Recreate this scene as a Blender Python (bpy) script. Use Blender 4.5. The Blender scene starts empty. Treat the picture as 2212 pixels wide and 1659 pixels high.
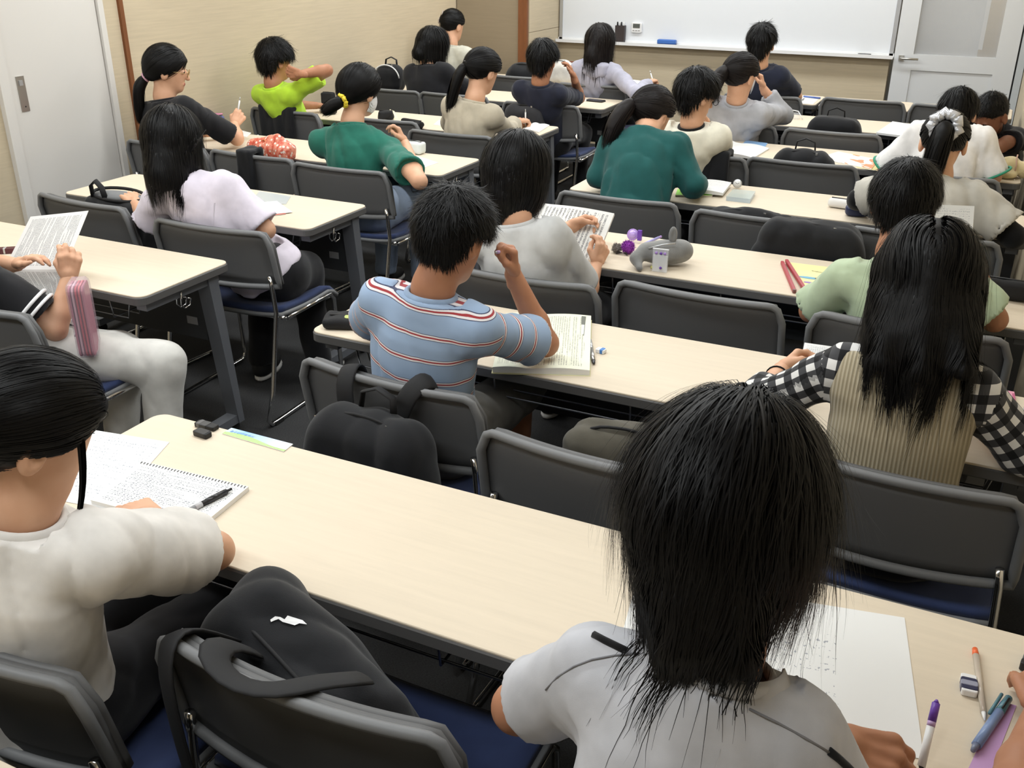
import bpy, bmesh, math, random
import numpy as np
from mathutils import Vector, Matrix
random.seed(7); RNG = np.random.default_rng(7)
SC = bpy.context.scene
COL = SC.collection
# ---------------------------------------------------------------- camera
W_PX, H_PX, F_PX = 2212, 1659, 2123.2
CAM = np.array([0.0, 0.0, 1.808])
def _rot(yaw, pitch, roll):
    cy, sy, cp, sp = math.cos(yaw), math.sin(yaw), math.cos(pitch), math.sin(pitch)
    f = np.array([sy*cp, cy*cp, -sp]); r = np.array([cy, -sy, 0.]); u = np.cross(r, f)
    c, s = math.cos(roll), math.sin(roll)
    return np.stack([c*r+s*u, -s*r+c*u, f])
RC = _rot(-0.44893, 0.43180, 0.00401)
cd = bpy.data.cameras.new('camera'); cam = bpy.data.objects.new('camera', cd); COL.objects.link(cam)
m = Matrix.Identity(4)
for i in range(3):
    m[i][0], m[i][1], m[i][2], m[i][3] = RC[0][i], RC[1][i], -RC[2][i], CAM[i]
cam.matrix_world = m
cd.sensor_width = 36; cd.lens = F_PX/W_PX*36; cd.clip_start = .05; cd.clip_end = 60
SC.camera = cam
# ---------------------------------------------------------------- world, exposure
SC.view_settings.view_transform = 'Standard'; SC.view_settings.look = 'None'
SC.view_settings.gamma = 1; SC.view_settings.use_curve_mapping = False
SC.view_settings.exposure = 0.04
try: SC.cycles.max_bounces = 6; SC.cycles.diffuse_bounces = 3
except Exception: pass
wd = bpy.data.worlds.new('world'); SC.world = wd; wd.use_nodes = True
wd.node_tree.nodes['Background'].inputs[0].default_value = (.8, .85, .9, 1)
wd.node_tree.nodes['Background'].inputs[1].default_value = .3
# ---------------------------------------------------------------- ceiling lamps (light power; fixtures are built with the room)
LAMP_SPOTS = [(x, y) for y in (.3, 2.2, 4.1, 6.0, 7.7) for x in (-3.75, -2.3, -.85)]
LAMP_W = 15.0
LAMP_RGB = (.95, .985, 1.0)
# ---------------------------------------------------------------- helpers
def _ray(px, py): return RC.T @ np.array([(px-W_PX/2)/F_PX, (H_PX/2-py)/F_PX, 1.0])
def atz(px, py, z): v = _ray(px, py); return CAM + v*((z-CAM[2])/v[2])
def aty(px, py, y): v = _ray(px, py); return CAM + v*(y/v[1])
def atx(px, py, x): v = _ray(px, py); return CAM + v*(x/v[0])
def S(r, g, b):
    f = lambda c: (c/255/12.92 if c/255 <= .04045 else ((c/255+.055)/1.055)**2.4)
    return (f(r), f(g), f(b), 1)
def V3(*a): return np.array(a[0] if len(a) == 1 else a, float)
def nrm(v): v = np.asarray(v, float); return v/(np.linalg.norm(v)+1e-12)
def rotz(a):
    c, s = math.cos(a), math.sin(a); return np.array([[c, -s, 0], [s, c, 0], [0, 0, 1.]])
def np_mesh(name, V, F, mat=None, parent=None, smooth=True, uv=None, fm=None, mats=None):
    """V (n,3); F list of int arrays (each (k,3) or (k,4)), or one array."""
    if not isinstance(F, (list, tuple)): F = [F]
    F = [np.asarray(f, np.int32) for f in F if len(f)]
    me = bpy.data.meshes.new(name)
    V = np.asarray(V, np.float32)
    me.vertices.add(len(V)); me.vertices.foreach_set('co', V.ravel())
    nl = sum(f.size for f in F); npz = sum(len(f) for f in F)
    me.loops.add(nl); me.polygons.add(npz)
    idx = np.concatenate([f.ravel() for f in F]) if F else np.zeros(0, np.int32)
    tot = np.concatenate([np.full(len(f), f.shape[1], np.int32) for f in F]) if F else np.zeros(0, np.int32)
    st = np.concatenate([[0], np.cumsum(tot)[:-1]]).astype(np.int32)
    me.loops.foreach_set('vertex_index', idx)
    me.polygons.foreach_set('loop_start', st)
    me.polygons.foreach_set('loop_total', tot)
    me.polygons.foreach_set('use_smooth', np.full(npz, bool(smooth)))
    if fm is not None: me.polygons.foreach_set('material_index', np.asarray(fm, np.int32))
    if uv is not None:
        l = me.uv_layers.new(name='uv'); l.data.foreach_set('uv', np.asarray(uv, np.float32).ravel())
    me.update(calc_edges=True); me.validate()
    o = bpy.data.objects.new(name, me); COL.objects.link(o)
    for mm in (mats or ([mat] if mat else [])): me.materials.append(mm)
    if parent is not None: o.parent = parent
    return o
class MB:
    """collects simple shapes in one mesh"""
    def __init__(s): s.v = []; s.f = []; s.sm = []; s.mi = []; s.cur = 0
    def add(s, vs, fs, smooth=False, M=None):
        b = len(s.v)
        for p in vs:
            p = np.asarray(p, float)
            if M is not None: p = M[0] @ p + M[1]
            s.v.append(tuple(p))
        for f in fs: s.f.append(tuple(b+i for i in f)); s.sm.append(smooth); s.mi.append(s.cur)
        return s
    def box(s, c, d, M=None, taper=1.0):
        x, y, z = [q/2 for q in d]; c = np.asarray(c, float)
        vs = [c+np.array(q) for q in ((-x, -y, -z), (x, -y, -z), (x, y, -z), (-x, y, -z), (-x*taper, -y*taper, z), (x*taper, -y*taper, z), (x*taper, y*taper, z), (-x*taper, y*taper, z))]
        return s.add(vs, [(3, 2, 1, 0), (4, 5, 6, 7), (0, 1, 5, 4), (1, 2, 6, 5), (2, 3, 7, 6), (3, 0, 4, 7)], False, M)
    def plate(s, c, d, r=.01, ch=.002, n=4, M=None, smooth=False):
        """rounded-corner slab, chamfered rim: d=(x,y,z)"""
        x, y, z = [q/2 for q in d]; c = np.asarray(c, float); r = min(r, x*.99, y*.99); rings = []
        def ring(off, zz):
            o = []
            for k, (sx, sy) in enumerate(((1, 1), (-1, 1), (-1, -1), (1, -1))):
                for i in range(n+1):
                    a = math.pi/2*(k+i/n); rr = max(r-off, 1e-4)
                    o.append(c+np.array([sx*(x-r)+rr*math.cos(a), sy*(y-r)+rr*math.sin(a), zz]))
            return o
        vs = []
        for off, zz in ((ch, -z), (0, -z+ch), (0, z-ch), (ch, z)): vs += ring(off, zz)
        N = 4*(n+1); fs = []
        for k in range(3):
            for i in range(N): j = (i+1) % N; fs.append((k*N+i, k*N+j, (k+1)*N+j, (k+1)*N+i))
        fs += [tuple(range(N-1, -1, -1)), tuple(range(3*N, 4*N))]
        return s.add(vs, fs, smooth, M)
    def tube(s, pts, r, n=8, closed=False, M=None, cap=True, flat=1.0, ref=None):
        """tube along a polyline; r scalar or list; flat squashes along the second axis"""
        P = [np.asarray(p, float) for p in pts]; k = len(P)
        rs = r if hasattr(r, '__len__') else [r]*k
        vs = []; fs = []; up = None
        for i in range(k):
            a = P[(i-1) % k] if (closed or i) else P[i]; b = P[(i+1) % k] if (closed or i < k-1) else P[i]
            t = nrm(b-a)
            if up is None:
                up = np.array([0, 0, 1.]) if abs(t[2]) < .9 else np.array([1., 0, 0])
                if ref is not None: up = np.asarray(ref, float)
            x = nrm(np.cross(t, up)); up = nrm(np.cross(x, t))
            for j in range(n):
                q = 2*math.pi*j/n; vs.append(P[i]+rs[i]*(math.cos(q)*x+math.sin(q)*up*flat))
        for i in range(k if closed else k-1):
            for j in range(n):
                a, b = i*n+j, i*n+(j+1) % n; c, d = ((i+1) % k)*n+(j+1) % n, ((i+1) % k)*n+j
                fs.append((a, b, c, d))
        if cap and not closed: fs += [tuple(range(n-1, -1, -1)), tuple((k-1)*n+j for j in range(n))]
        return s.add(vs, fs, True, M)
    def lathe(s, prof, n=20, M=None, smooth=True):
        vs = []; fs = []
        for r, z in prof:
            for j in range(n): q = 2*math.pi*j/n; vs.append((r*math.cos(q), r*math.sin(q), z))
        for i in range(len(prof)-1):
            for j in range(n): fs.append((i*n+j, i*n+(j+1) % n, (i+1)*n+(j+1) % n, (i+1)*n+j))
        fs += [tuple(range(n-1, -1, -1)), tuple((len(prof)-1)*n+j for j in range(n))]
        return s.add(vs, fs, smooth, M)
    def grid(s, fn, nu, nv, thick=0, M=None, smooth=True):
        """surface fn(u,v)->p, given thickness by normals"""
        P = np.array([[fn(i/nu, j/nv) for j in range(nv+1)] for i in range(nu+1)], float)
        du = np.gradient(P, axis=0); dv = np.gradient(P, axis=1); N = np.cross(du, dv); N /= np.linalg.norm(N, axis=2, keepdims=True)+1e-12
        k = (nu+1)*(nv+1); vs = list(P.reshape(-1, 3)); fs = []; w = nv+1
        for i in range(nu):
            for j in range(nv): fs.append((i*w+j, (i+1)*w+j, (i+1)*w+j+1, i*w+j+1))
        if thick:
            vs += list((P-N*thick).reshape(-1, 3))
            fs += [tuple(k+q for q in reversed(f)) for f in list(fs)]
            for i in range(nu): fs += [(i*w, k+i*w, k+(i+1)*w, (i+1)*w), (i*w+nv, (i+1)*w+nv, k+(i+1)*w+nv, k+i*w+nv)]
            for j in range(nv): fs += [(j, j+1, k+j+1, k+j), (nu*w+j, k+nu*w+j, k+nu*w+j+1, nu*w+j+1)]
        return s.add(vs, fs, smooth, M)
    def mesh(s, name, mats):
        me = bpy.data.meshes.new(name); me.from_pydata(s.v, [], s.f)
        me.polygons.foreach_set('use_smooth', s.sm); me.polygons.foreach_set('material_index', s.mi)
        for q in (mats if isinstance(mats, (list, tuple)) else [mats]): me.materials.append(q)
        me.update(); return me
    def build(s, name, mats, parent=None, loc=None, rz=0):
        o = bpy.data.objects.new(name, s.mesh(name, mats)); COL.objects.link(o)
        if parent is not None: o.parent = parent
        if loc is not None: o.location = tuple(loc)
        if rz: o.rotation_euler[2] = rz
        return o
def tag(o, label=None, cat=None, group=None, kind=None):
    if label: o['label'] = label
    if cat: o['category'] = cat
    if group: o['group'] = group
    if kind: o['kind'] = kind
    return o
def empty(name, loc, rz=0, label=None, cat=None, group=None):
    o = bpy.data.objects.new(name, None); COL.objects.link(o); o.location = tuple(loc); o.rotation_euler[2] = rz
    o.empty_display_size = .05
    return tag(o, label, cat, group)
def copy_tree(o, parent=None):
    c = o.copy(); COL.objects.link(c)
    if parent is not None: c.parent = parent
    for ch in list(o.children): copy_tree(ch, c)
    return c
def struct(o): o['kind'] = 'structure'; return o
# ---------------------------------------------------------------- materials
def mat(name, col, rough=.6, metal=0., spec=.5, **k):
    m = bpy.data.materials.new(name); m.use_nodes = True; nt = m.node_tree; b = nt.nodes['Principled BSDF']
    b.inputs['Base Color'].default_value = col if len(col) == 4 else (*col, 1)
    b.inputs['Roughness'].default_value = rough; b.inputs['Metallic'].default_value = metal
    b.inputs['Specular IOR Level'].default_value = spec
    for kk, vv in k.items(): b.inputs[kk].default_value = vv
    return m
class NT:
    def __init__(s, m): s.m = m; s.t = m.node_tree; s.b = s.t.nodes['Principled BSDF']
    def n(s, typ, **k):
        q = s.t.nodes.new(typ)
        for kk, vv in k.items():
            if kk.startswith('i_'): q.inputs[int(kk[2:])].default_value = vv
            else: setattr(q, kk, vv)
        return q
    def l(s, a, b): s.t.links.new(a, b)
    def coord(s, kind='Object', scale=(1, 1, 1), rot=(0, 0, 0)):
        c = s.n('ShaderNodeTexCoord'); mp = s.n('ShaderNodeMapping'); mp.inputs['Scale'].default_value = scale; mp.inputs['Rotation'].default_value = rot
        s.l(c.outputs[kind], mp.inputs[0]); return mp.outputs[0]
    def noise(s, vec, scale=5, detail=3, rough=.5):
        q = s.n('ShaderNodeTexNoise'); q.inputs['Scale'].default_value = scale; q.inputs['Detail'].default_value = detail; q.inputs['Roughness'].default_value = rough
        s.l(vec, q.inputs['Vector']); return q.outputs['Fac']
    def ramp(s, fac, stops, interp='LINEAR'):
        q = s.n('ShaderNodeValToRGB'); e = q.color_ramp; e.interpolation = interp
        while len(e.elements) < len(stops): e.elements.new(.5)
        for el, (p, c) in zip(e.elements, stops): el.position = p; el.color = c
        s.l(fac, q.inputs[0]); return q.outputs[0]
    def math(s, op, a, b=None, c=None):
        q = s.n('ShaderNodeMath', operation=op)
        for i, v in enumerate((a, b, c)):
            if v is None: continue
            if isinstance(v, (int, float)): q.inputs[i].default_value = v
            else: s.l(v, q.inputs[i])
        return q.outputs[0]
    def mix(s, fac, a, b):
        q = s.n('ShaderNodeMix', data_type='RGBA')
        for i, v in ((0, fac), (6, a), (7, b)):
            if isinstance(v, (int, float, tuple)): q.inputs[i].default_value = v
            else: s.l(v, q.inputs[i])
        return q.outputs[2]
    def col(s, o): s.l(o, s.b.inputs['Base Color'])
    def bump(s, h, strength=.2, dist=.002):
        q = s.n('ShaderNodeBump'); q.inputs['Strength'].default_value = strength; q.inputs['Distance'].default_value = dist
        s.l(h, q.inputs['Height']); s.l(q.outputs[0], s.b.inputs['Normal'])
    def sep(s, v):
        q = s.n('ShaderNodeSeparateXYZ'); s.l(v, q.inputs[0]); return q.outputs
def fabric(name, col, rough=.85, weave=900, var=.12, bump=.15, sheen=.15):
    m = mat(name, col, rough, spec=.25); t = NT(m); c = t.coord('Object'); n = t.noise(c, 14, 3)
    lo = tuple(q*(1-var) for q in col[:3])+(1,); hi = tuple(min(1, q*(1+var)) for q in col[:3])+(1,)
    t.col(t.ramp(n, [(.3, lo), (.7, hi)])); t.bump(t.noise(c, weave, 2), bump, .001)
    m.node_tree.nodes['Principled BSDF'].inputs['Sheen Weight'].default_value = sheen
    return m
def wood(name, col, var=.1, scale=(2, 2, 30), rough=.5, coord='Object', spec=.2):
    m = mat(name, col, rough, spec=spec); t = NT(m); c = t.coord(coord, scale); n = t.noise(c, 3, 5, .6)
    lo = tuple(q*(1-var) for q in col[:3])+(1,); hi = tuple(min(1, q*(1+var)) for q in col[:3])+(1,)
    t.col(t.ramp(n, [(.25, lo), (.75, hi)]))
    return m
M = {}
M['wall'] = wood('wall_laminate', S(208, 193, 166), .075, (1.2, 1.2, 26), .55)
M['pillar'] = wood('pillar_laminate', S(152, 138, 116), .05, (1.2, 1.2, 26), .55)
M['trim'] = wood('brown_trim', S(128, 82, 52), .15, (12, 12, 2), .5)
M['door'] = mat('door_white', S(226, 222, 216), .45)
M['doorgrey'] = mat('front_door_white', S(222, 224, 226), .4)
M['whiteboard'] = mat('whiteboard', S(233, 236, 240), .22, spec=.5)
M['alu'] = mat('aluminium', S(200, 202, 205), .35, .7)
M['steel'] = mat('steel', S(190, 188, 184), .3, .9)
M['chrome'] = mat('chrome', S(225, 225, 225), .12, 1.)
M['ceil'] = mat('ceiling', S(225, 223, 218), .9)
M['panel'] = mat('dark_panel', S(52, 54, 57), .5)
M['maple'] = wood('maple_laminate', S(225, 211, 189), .04, (1.5, 20, 20), .5, spec=.12)
M['edge'] = mat('edge_grey', S(92, 91, 90), .55)
M['tleg'] = mat('table_leg_grey', S(112, 115, 121), .45, .15)
M['black'] = mat('black_plastic', S(22, 22, 24), .5)
M['rubber'] = mat('rubber', S(28, 28, 28), .8)
M['chairback'] = mat('chair_plastic', S(96, 96, 96), .6)
t_ = NT(M['chairback']); t_.bump(t_.noise(t_.coord('Object'), 500, 2), .25, .0006)
M['rim'] = mat('chair_rim', S(118, 119, 120), .55)
M['seat'] = fabric('seat_blue', S(50, 62, 98), .9, 700)
M['wire'] = mat('wire_grey', S(140, 142, 146), .3, .8)
M['paper'] = mat('paper', S(238, 238, 236), .7, spec=.2)
M['white'] = mat('white_plastic', S(240, 240, 240), .35)
M['glass'] = mat('clear_plastic', (.95, .96, .98), .08, spec=.5, Alpha=.22)
M['label'] = mat('sticker', S(150, 150, 150), .5)
M['skin'] = mat('skin', S(222, 174, 142), .5, spec=.35)
M['skin_tan'] = mat('skin_tan', S(184, 131, 100), .5, spec=.35)
M['skin_deep'] = mat('skin_deep', S(140, 96, 74), .5, spec=.35)
for k_ in ('skin', 'skin_tan', 'skin_deep'):
    t_ = NT(M[k_]); b_ = t_.b.inputs['Base Color'].default_value[:]; c_ = t_.coord('Object')
    t_.col(t_.ramp(t_.noise(c_, 22, 3), [(.3, (b_[0]*.93, b_[1]*.87, b_[2]*.84, 1)), (.7, (b_[0], b_[1], b_[2], 1))]))
M['lip'] = mat('lips', S(176, 98, 88), .45)
M['eyew'] = mat('eye', S(30, 22, 18), .15)
M['hair'] = mat('hair_black', S(9, 8, 8), .5, spec=.22)
M['hair_brown'] = mat('hair_darkbrown', S(24, 19, 18), .5, spec=.22)
# ================================================================ the room
XL, YP, XP, YF, YB, ZC = -4.42, 8.02, -3.735, 8.72, -2.3, 2.6
XR = lambda y: .115+(8.72-y)*.030 if y > 4.4 else .245+(4.4-y)*.11
M['carpet'] = mat('carpet', S(58, 58, 59), .95, spec=.1)
t_ = NT(M['carpet']); c_ = t_.coord('Object', (1, 5, 1)); n_ = t_.noise(c_, 160, 2)
t_.col(t_.ramp(t_.math('ADD', t_.math('MULTIPLY', n_, .7), t_.math('MULTIPLY', t_.noise(t_.coord('Object'), 3, 3), .3)), [(.3, S(40, 40, 41)), (.7, S(76, 76, 76))])); t_.bump(n_, .5, .003)
mb = MB(); mb.box((-1.6, 3.9, -.05), (6.4, 12.8, .1)); tag(struct(mb.build('floor', M['carpet'])), 'dark grey streaky carpet floor')
mb = MB(); mb.box((-1.6, 3.9, ZC+.05), (6.4, 12.8, .1)); tag(struct(mb.build('ceiling', M['ceil'])), 'pale ceiling above the classroom')
mb = MB(); mb.box((XL-.05, (YP+YB)/2+.4, ZC/2), (.1, YP-YB+.8, ZC)); wl = tag(struct(mb.build('wall_left', M['wall'])), 'beige wood grain side wall')
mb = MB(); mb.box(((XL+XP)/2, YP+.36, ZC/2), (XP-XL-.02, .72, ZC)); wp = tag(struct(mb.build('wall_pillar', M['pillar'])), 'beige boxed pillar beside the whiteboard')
for z0, z1 in ((0, 1.018), (1.022, ZC)):
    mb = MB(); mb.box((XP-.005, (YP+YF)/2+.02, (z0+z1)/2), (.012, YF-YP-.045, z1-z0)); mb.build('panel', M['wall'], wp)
mb = MB(); mb.box((XP-.035, YP-.004, ZC/2), (.082, .03, ZC)); tag(struct(mb.build('trim_1', M['trim'])), 'brown timber corner post on the pillar')
mb = MB(); mb.box(((XP-.86)/2, YF+.05, ZC/2), (-.86-XP, .1, ZC)); mb.box((-.37, YF+.05, 2.35), (1.0, .1, .5))
tag(struct(mb.build('wall_front', M['wall'])), 'beige front wall behind the whiteboard')
mb = MB()
for ya, yb in ((YF+1.6, 4.4), (4.4, YB)):
    xa, xb = XR(ya), XR(yb)
    mb.add([(xa, ya, 0), (xb, yb, 0), (xb, yb, ZC), (xa, ya, ZC), (1.3, ya, 0), (1.3, yb, 0), (1.3, yb, ZC), (1.3, ya, ZC)], [(3, 2, 1, 0), (4, 5, 6, 7), (0, 1, 5, 4), (1, 2, 6, 5), (2, 3, 7, 6), (3, 0, 4, 7)])
tag(struct(mb.build('wall_right', M['wall'])), 'beige side wall at the right edge')
mb = MB(); mb.box((-1.6, YB-.05, ZC/2), (5.8, .1, ZC)); tag(struct(mb.build('wall_back', M['wall'])), 'beige wall behind the camera')
# left door: white slab, casing, recessed pull
x = XL
d = tag(struct(empty('door_1', (x, 3.73, 0))), 'white sliding door in the left wall')
def lpart(name, y0, y1, z0, z1, x0, x1, m, par=d):
    mb = MB(); mb.box(((x0+x1)/2, (y0+y1)/2-3.73, (z0+z1)/2), (abs(x1-x0), y1-y0, z1-z0)); return mb.build(name, m, par)
lpart('door_leaf', 3.43, 4.045, 0, 2.05, 0, .012, M['door'])
lpart('casing', 3.37, 3.425, 0, 2.1, 0, .03, M['door']); lpart('casing', 4.05, 4.085, 0, 2.1, 0, .03, M['door']); lpart('casing', 3.37, 4.085, 2.055, 2.1, 0, .03, M['door'])
h = lpart('handle', 3.475, 3.522, .975, 1.145, .012, .016, M['steel']); lpart('latch', 3.487, 3.507, 1.10, 1.125, .016, .021, M['alu'], h); lpart('keyhole', 3.497, 3.503, .995, 1.001, .0155, .0175, M['black'], h)
mb = MB(); mb.box((XL+.008, 4.222, ZC/2), (.02, .028, ZC)); tag(struct(mb.build('trim_2', M['trim'])), 'thin brown strip on the left wall beside the door')
# whiteboard
wb = empty('whiteboard', (-2.28, YF, .9), label='large white marker board on the front wall', cat='whiteboard')
mb = MB(); mb.box((0, -.012, .62), (2.84, .024, 1.2)); mb.build('writing_surface', M['whiteboard'], wb)
for sx in (-1, 1): mb = MB(); mb.box((sx*1.428, -.016, .62), (.03, .034, 1.24)); mb.build('frame_side', M['alu'], wb)
mb = MB(); mb.box((0, -.016, 1.235), (2.88, .034, .03)); mb.build('frame_top', M['alu'], wb)
mb = MB(); mb.box((0, -.05, .005), (2.9, .1, .012)); mb.box((0, -.098, .012), (2.9, .008, .026)); mb.box((0, -.016, .02), (2.9, .034, .03)); mb.build('tray', M['white'], wb)
ty = YF-.055
def bring(px, py, y): return aty(px, py, y)
mh = empty('marker_holder', (-3.13, YF-.05, .918), label='dark magnetic box of markers stuck on the whiteboard', cat='pen holder')
mb = MB(); mb.box((0, 0, .07), (.085, .045, .14)); mb.build('box', mat('dark_brown_plastic', S(58, 50, 50), .5), mh)
for i in range(4):
    mb = MB(); mb.lathe([(.007, .1), (.007, .165), (.005, .17)], 8, (np.eye(3), V3(-.027+i*.018, (i % 2)*.012-.006, 0))); mb.build('marker', [M['black'], M['white']][i % 2], mh)
tm = empty('timer', (-2.985, YF-.024, 1.0), label='small white digital timer on the whiteboard', cat='timer')
mb = MB(); mb.plate((0, 0, 0), (.095, .085, .022), .014, .004, 4, (np.array([[1, 0, 0], [0, 0, -1], [0, 1, 0.]]), V3(0, -.012, .045))); mb.build('case', M['white'], tm)
mb = MB(); mb.box((0, -.0245, .06), (.062, .003, .034)); mb.build('screen', mat('lcd', S(92, 95, 92), .3), tm)
for i in range(3): mb = MB(); mb.box((-.025+i*.025, -.0245, .022), (.015, .003, .008)); mb.build('button', M['alu'], tm)
er = empty('board_eraser', (-2.695, ty-.01, .912), label='blue board eraser on the whiteboard tray', cat='eraser')
mb = MB(); mb.plate((0, 0, .032), (.165, .055, .034), .012, .006); mb.build('grip', mat('eraser_blue', S(64, 112, 190), .5), er)
mb = MB(); mb.plate((0, 0, .0075), (.165, .055, .015), .01, .001); mb.build('felt_pad', mat('felt_blue', S(38, 70, 130), .9), er)
mk = empty('marker', (-1.045, ty-.01, .912), math.pi/2, label='black marker lying on the right of the tray', cat='marker')
mb = MB(); mb.tube([(0, -.045, .008), (0, .03, .008)], .008); mb.build('barrel', M['black'], mk); mb = MB(); mb.tube([(0, .031, .008), (0, .055, .008)], .0085); mb.build('cap', mat('marker_cap', S(60, 60, 62), .4), mk)
sg = empty('notice', (-3.62, YF-.002, .6), label='white notice with a red border low on the front wall', cat='notice')
mb = MB(); mb.box((0, -.002, .063), (.106, .003, .126)); mb.build('sheet', M['paper'], sg)
for a, b in (((0, -.004, .122), (.106, .002, .008)), ((0, -.004, .004), (.106, .002, .008)), ((-.049, -.004, .063), (.008, .002, .12)), ((.049, -.004, .063), (.008, .002, .12))):
    mb = MB(); mb.box(a, b); mb.build('border', mat('red_border', S(176, 74, 50), .6), sg)
# front door with glazed upper half, corridor beyond
d2 = tag(struct(empty('door_2', (-.385, YF, 0))), 'white front door with glazed upper half')
def fpart(name, x0, x1, z0, z1, y0, y1, m, par=d2):
    mb = MB(); mb.box(((x0+x1)/2+.385, (y0+y1)/2, (z0+z1)/2), (x1-x0, abs(y1-y0), z1-z0)); return mb.build(name, m, par)
DG = M['doorgrey']
fpart('stile', -.825, -.685, 0, 2.05, -.05, 0, DG); fpart('stile', -.095, .05, 0, 2.05, -.05, 0, DG)
fpart('rail', -.685, -.095, .82, .94, -.05, 0, DG); fpart('rail', -.685, -.095, 1.95, 2.05, -.05, 0, DG)
fpart('lower_panel', -.685, -.095, 0, .82, -.038, -.008, DG)
fpart('pane', -.685, -.095, .94, 1.95, -.028, -.022, M['glass'])
fpart('casing', .062, .112, 0, 2.1, -.06, .04, mat('casing_grey', S(196, 202, 206), .5)); fpart('gap', .05, .062, 0, 2.06, -.035, .03, M['black'])
hd = fpart('handle', -.79, -.75, .888, .928, -.062, -.05, M['steel'])
mb = MB(); mb.tube([(-.385, -.05, .908), (-.385, -.1, .908), (-.36, -.105, .908), (-.255, -.1, .908)], .009, 10); mb.build('lever', M['steel'], hd)
mb = MB(); mb.box((-.43, 9.6, 1.3), (1.2, .06, 2.6)); mb.box((-1.0, 9.2, 1.3), (.06, .9, 2.6)); tag(struct(mb.build('wall_corridor', M['wall'])), 'beige corridor wall seen through the door glass')
mb = MB(); mb.box((-.62, 9.12, 1.25), (.76, .05, 2.5)); pn = struct(mb.build('door_3', DG)); tag(pn, 'white door leaf standing in the corridor')
mb = MB(); mb.box((-.225, 9.08, 1.5), (.03, .03, 1.08)); mb.build('edge_strip', M['white'], pn)
# ceiling lamps
M['diff'] = mat('diffuser', (1, 1, 1), .6); t_ = NT(M['diff']); t_.b.inputs['Emission Color'].default_value = (*LAMP_RGB, 1); t_.b.inputs['Emission Strength'].default_value = 1.5
def lamp(x, y, w, L=1.2, B=.3):
    o = empty('ceiling_lamp', (x, y, ZC-.05), label='recessed fluorescent ceiling panel over the classroom', cat='ceiling lamp', group='ceiling panels')
    mb = MB(); mb.box((0, 0, .025), (L+.06, B+.06, .05)); mb.build('housing', M['white'], o)
    mb = MB(); mb.box((0, 0, -.004), (L, B, .008)); mb.build('diffuser', M['diff'], o)
    l = bpy.data.lights.new('lamp_light', 'AREA'); l.shape = 'RECTANGLE'; l.size = L; l.size_y = B; l.energy = w; l.color = LAMP_RGB
    lo = bpy.data.objects.new('lamp_light', l); COL.objects.link(lo); lo.parent = o; lo.location = (0, 0, -.02)
for x, y in LAMP_SPOTS: lamp(x, y, LAMP_W)
lamp(-.45, 9.32, 10, .8, .2)  # unseen extra lamp, added to light the corridor behind the door glass
# ================================================================ tables
def make_table(x0, x1, yn, label, rowname='table'):
    L, D, T = x1-x0, .45, .7
    o = empty('table', ((x0+x1)/2, yn+D/2, 0), label=label, cat='table', group='classroom tables in rows')
    mb = MB(); mb.plate((0, 0, T-.003), (L-.006, D-.006, .006), .035, .0015, 6); mb.build('table_top', M['maple'], o)
    mb = MB(); mb.plate((0, 0, T-.0195), (L, D, .029), .037, .003, 6); mb.build('edge_band', M['edge'], o)
    for s in (-1, 1):
        xe = s*(L/2-.05); mb = MB()
        mb.add([(xe-.03, .215, 0.045), (xe+.03, .215, .045), (xe+.03, .185, .045), (xe-.03, .185, .045), (xe-.03, .165, .665), (xe+.03, .165, .665), (xe+.03, .115, .665), (xe-.03, .115, .665)],
               [(0, 1, 2, 3), (7, 6, 5, 4), (0, 4, 5, 1), (1, 5, 6, 2), (2, 6, 7, 3), (3, 7, 4, 0)])
        mb.box((xe, 0, .65), (.045, .36, .034)); mb.build('leg', M['tleg'], o)
        mb = MB(); mb.box((xe, .0, .062), (.05, .42, .034)); f = mb.build('foot', M['tleg'], o)
        for yy in (-.18, .18): mb = MB(); mb.lathe([(.024, -.012), (.026, -.009), (.026, .009), (.024, .012)], 12, (np.array([[0, 0, 1], [0, 1, 0], [-1, 0, 0.]]), V3(xe, yy, .026))); mb.build('caster', M['rubber'], f)
        mb = MB(); q = s*(L/2-.02)
        for dx in (0, -.02*s):
            mb.tube([(q+dx, -.02, .672), (q+dx, -.03, .61), (q+dx, -.015, .592), (q+dx, .012, .596), (q+dx, .02, .618), (q+dx, .006, .624)], .003, 6)
        mb.build('bag_hook', M['chrome'], o)
    mb = MB(); mb.box((0, .15, .53), (L-.17, .012, .26)); p = mb.build('modesty_panel', M['panel'], o)
    mb = MB(); mb.box((L/2-.15, .1425, .47), (.05, .002, .03)); mb.build('sticker', M['label'], p)
    mb = MB(); z = .585
    for yy in (-.16, -.11, .08): mb.tube([(-L/2+.12, yy, .67), (-L/2+.14, yy, z), (L/2-.14, yy, z), (L/2-.12, yy, .67)], .003, 6)
    for k in range(max(2, int(L/.4))):
        xx = -L/2+.2+k*(L-.4)/max(1, int(L/.4)-1); mb.tube([(xx, -.18, .67), (xx, -.17, z-.004), (xx, .1, z-.004)], .003, 6)
    mb.build('wire_shelf', M['wire'], o)
    return o
YN = dict(L1=2.232, L2=3.148, L3=4.236, L4=5.305, L5=6.489, L6=7.367, R0=.2, R1=1.173, R2=2.24, R3=3.221, R4=4.267, R5=5.356, R6=6.43, R7=7.345)
TBL = [('L1', -3.9, 'beside the red document case'), ('L2', -3.835, 'before the white sliding door with open black bag'), ('L3', -4.32, 'holding the orange patterned pouch'), ('L4', -4.32, 'in front of the boy in neon green'),
       ('L5', -4.32, 'holding the black phone at its right end'), ('L6', -4.32, 'at the pillar under the whiteboard left end')]
for k, x0, lb in TBL: make_table(x0, -2.442, YN[k], 'left block maple table '+lb)
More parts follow.
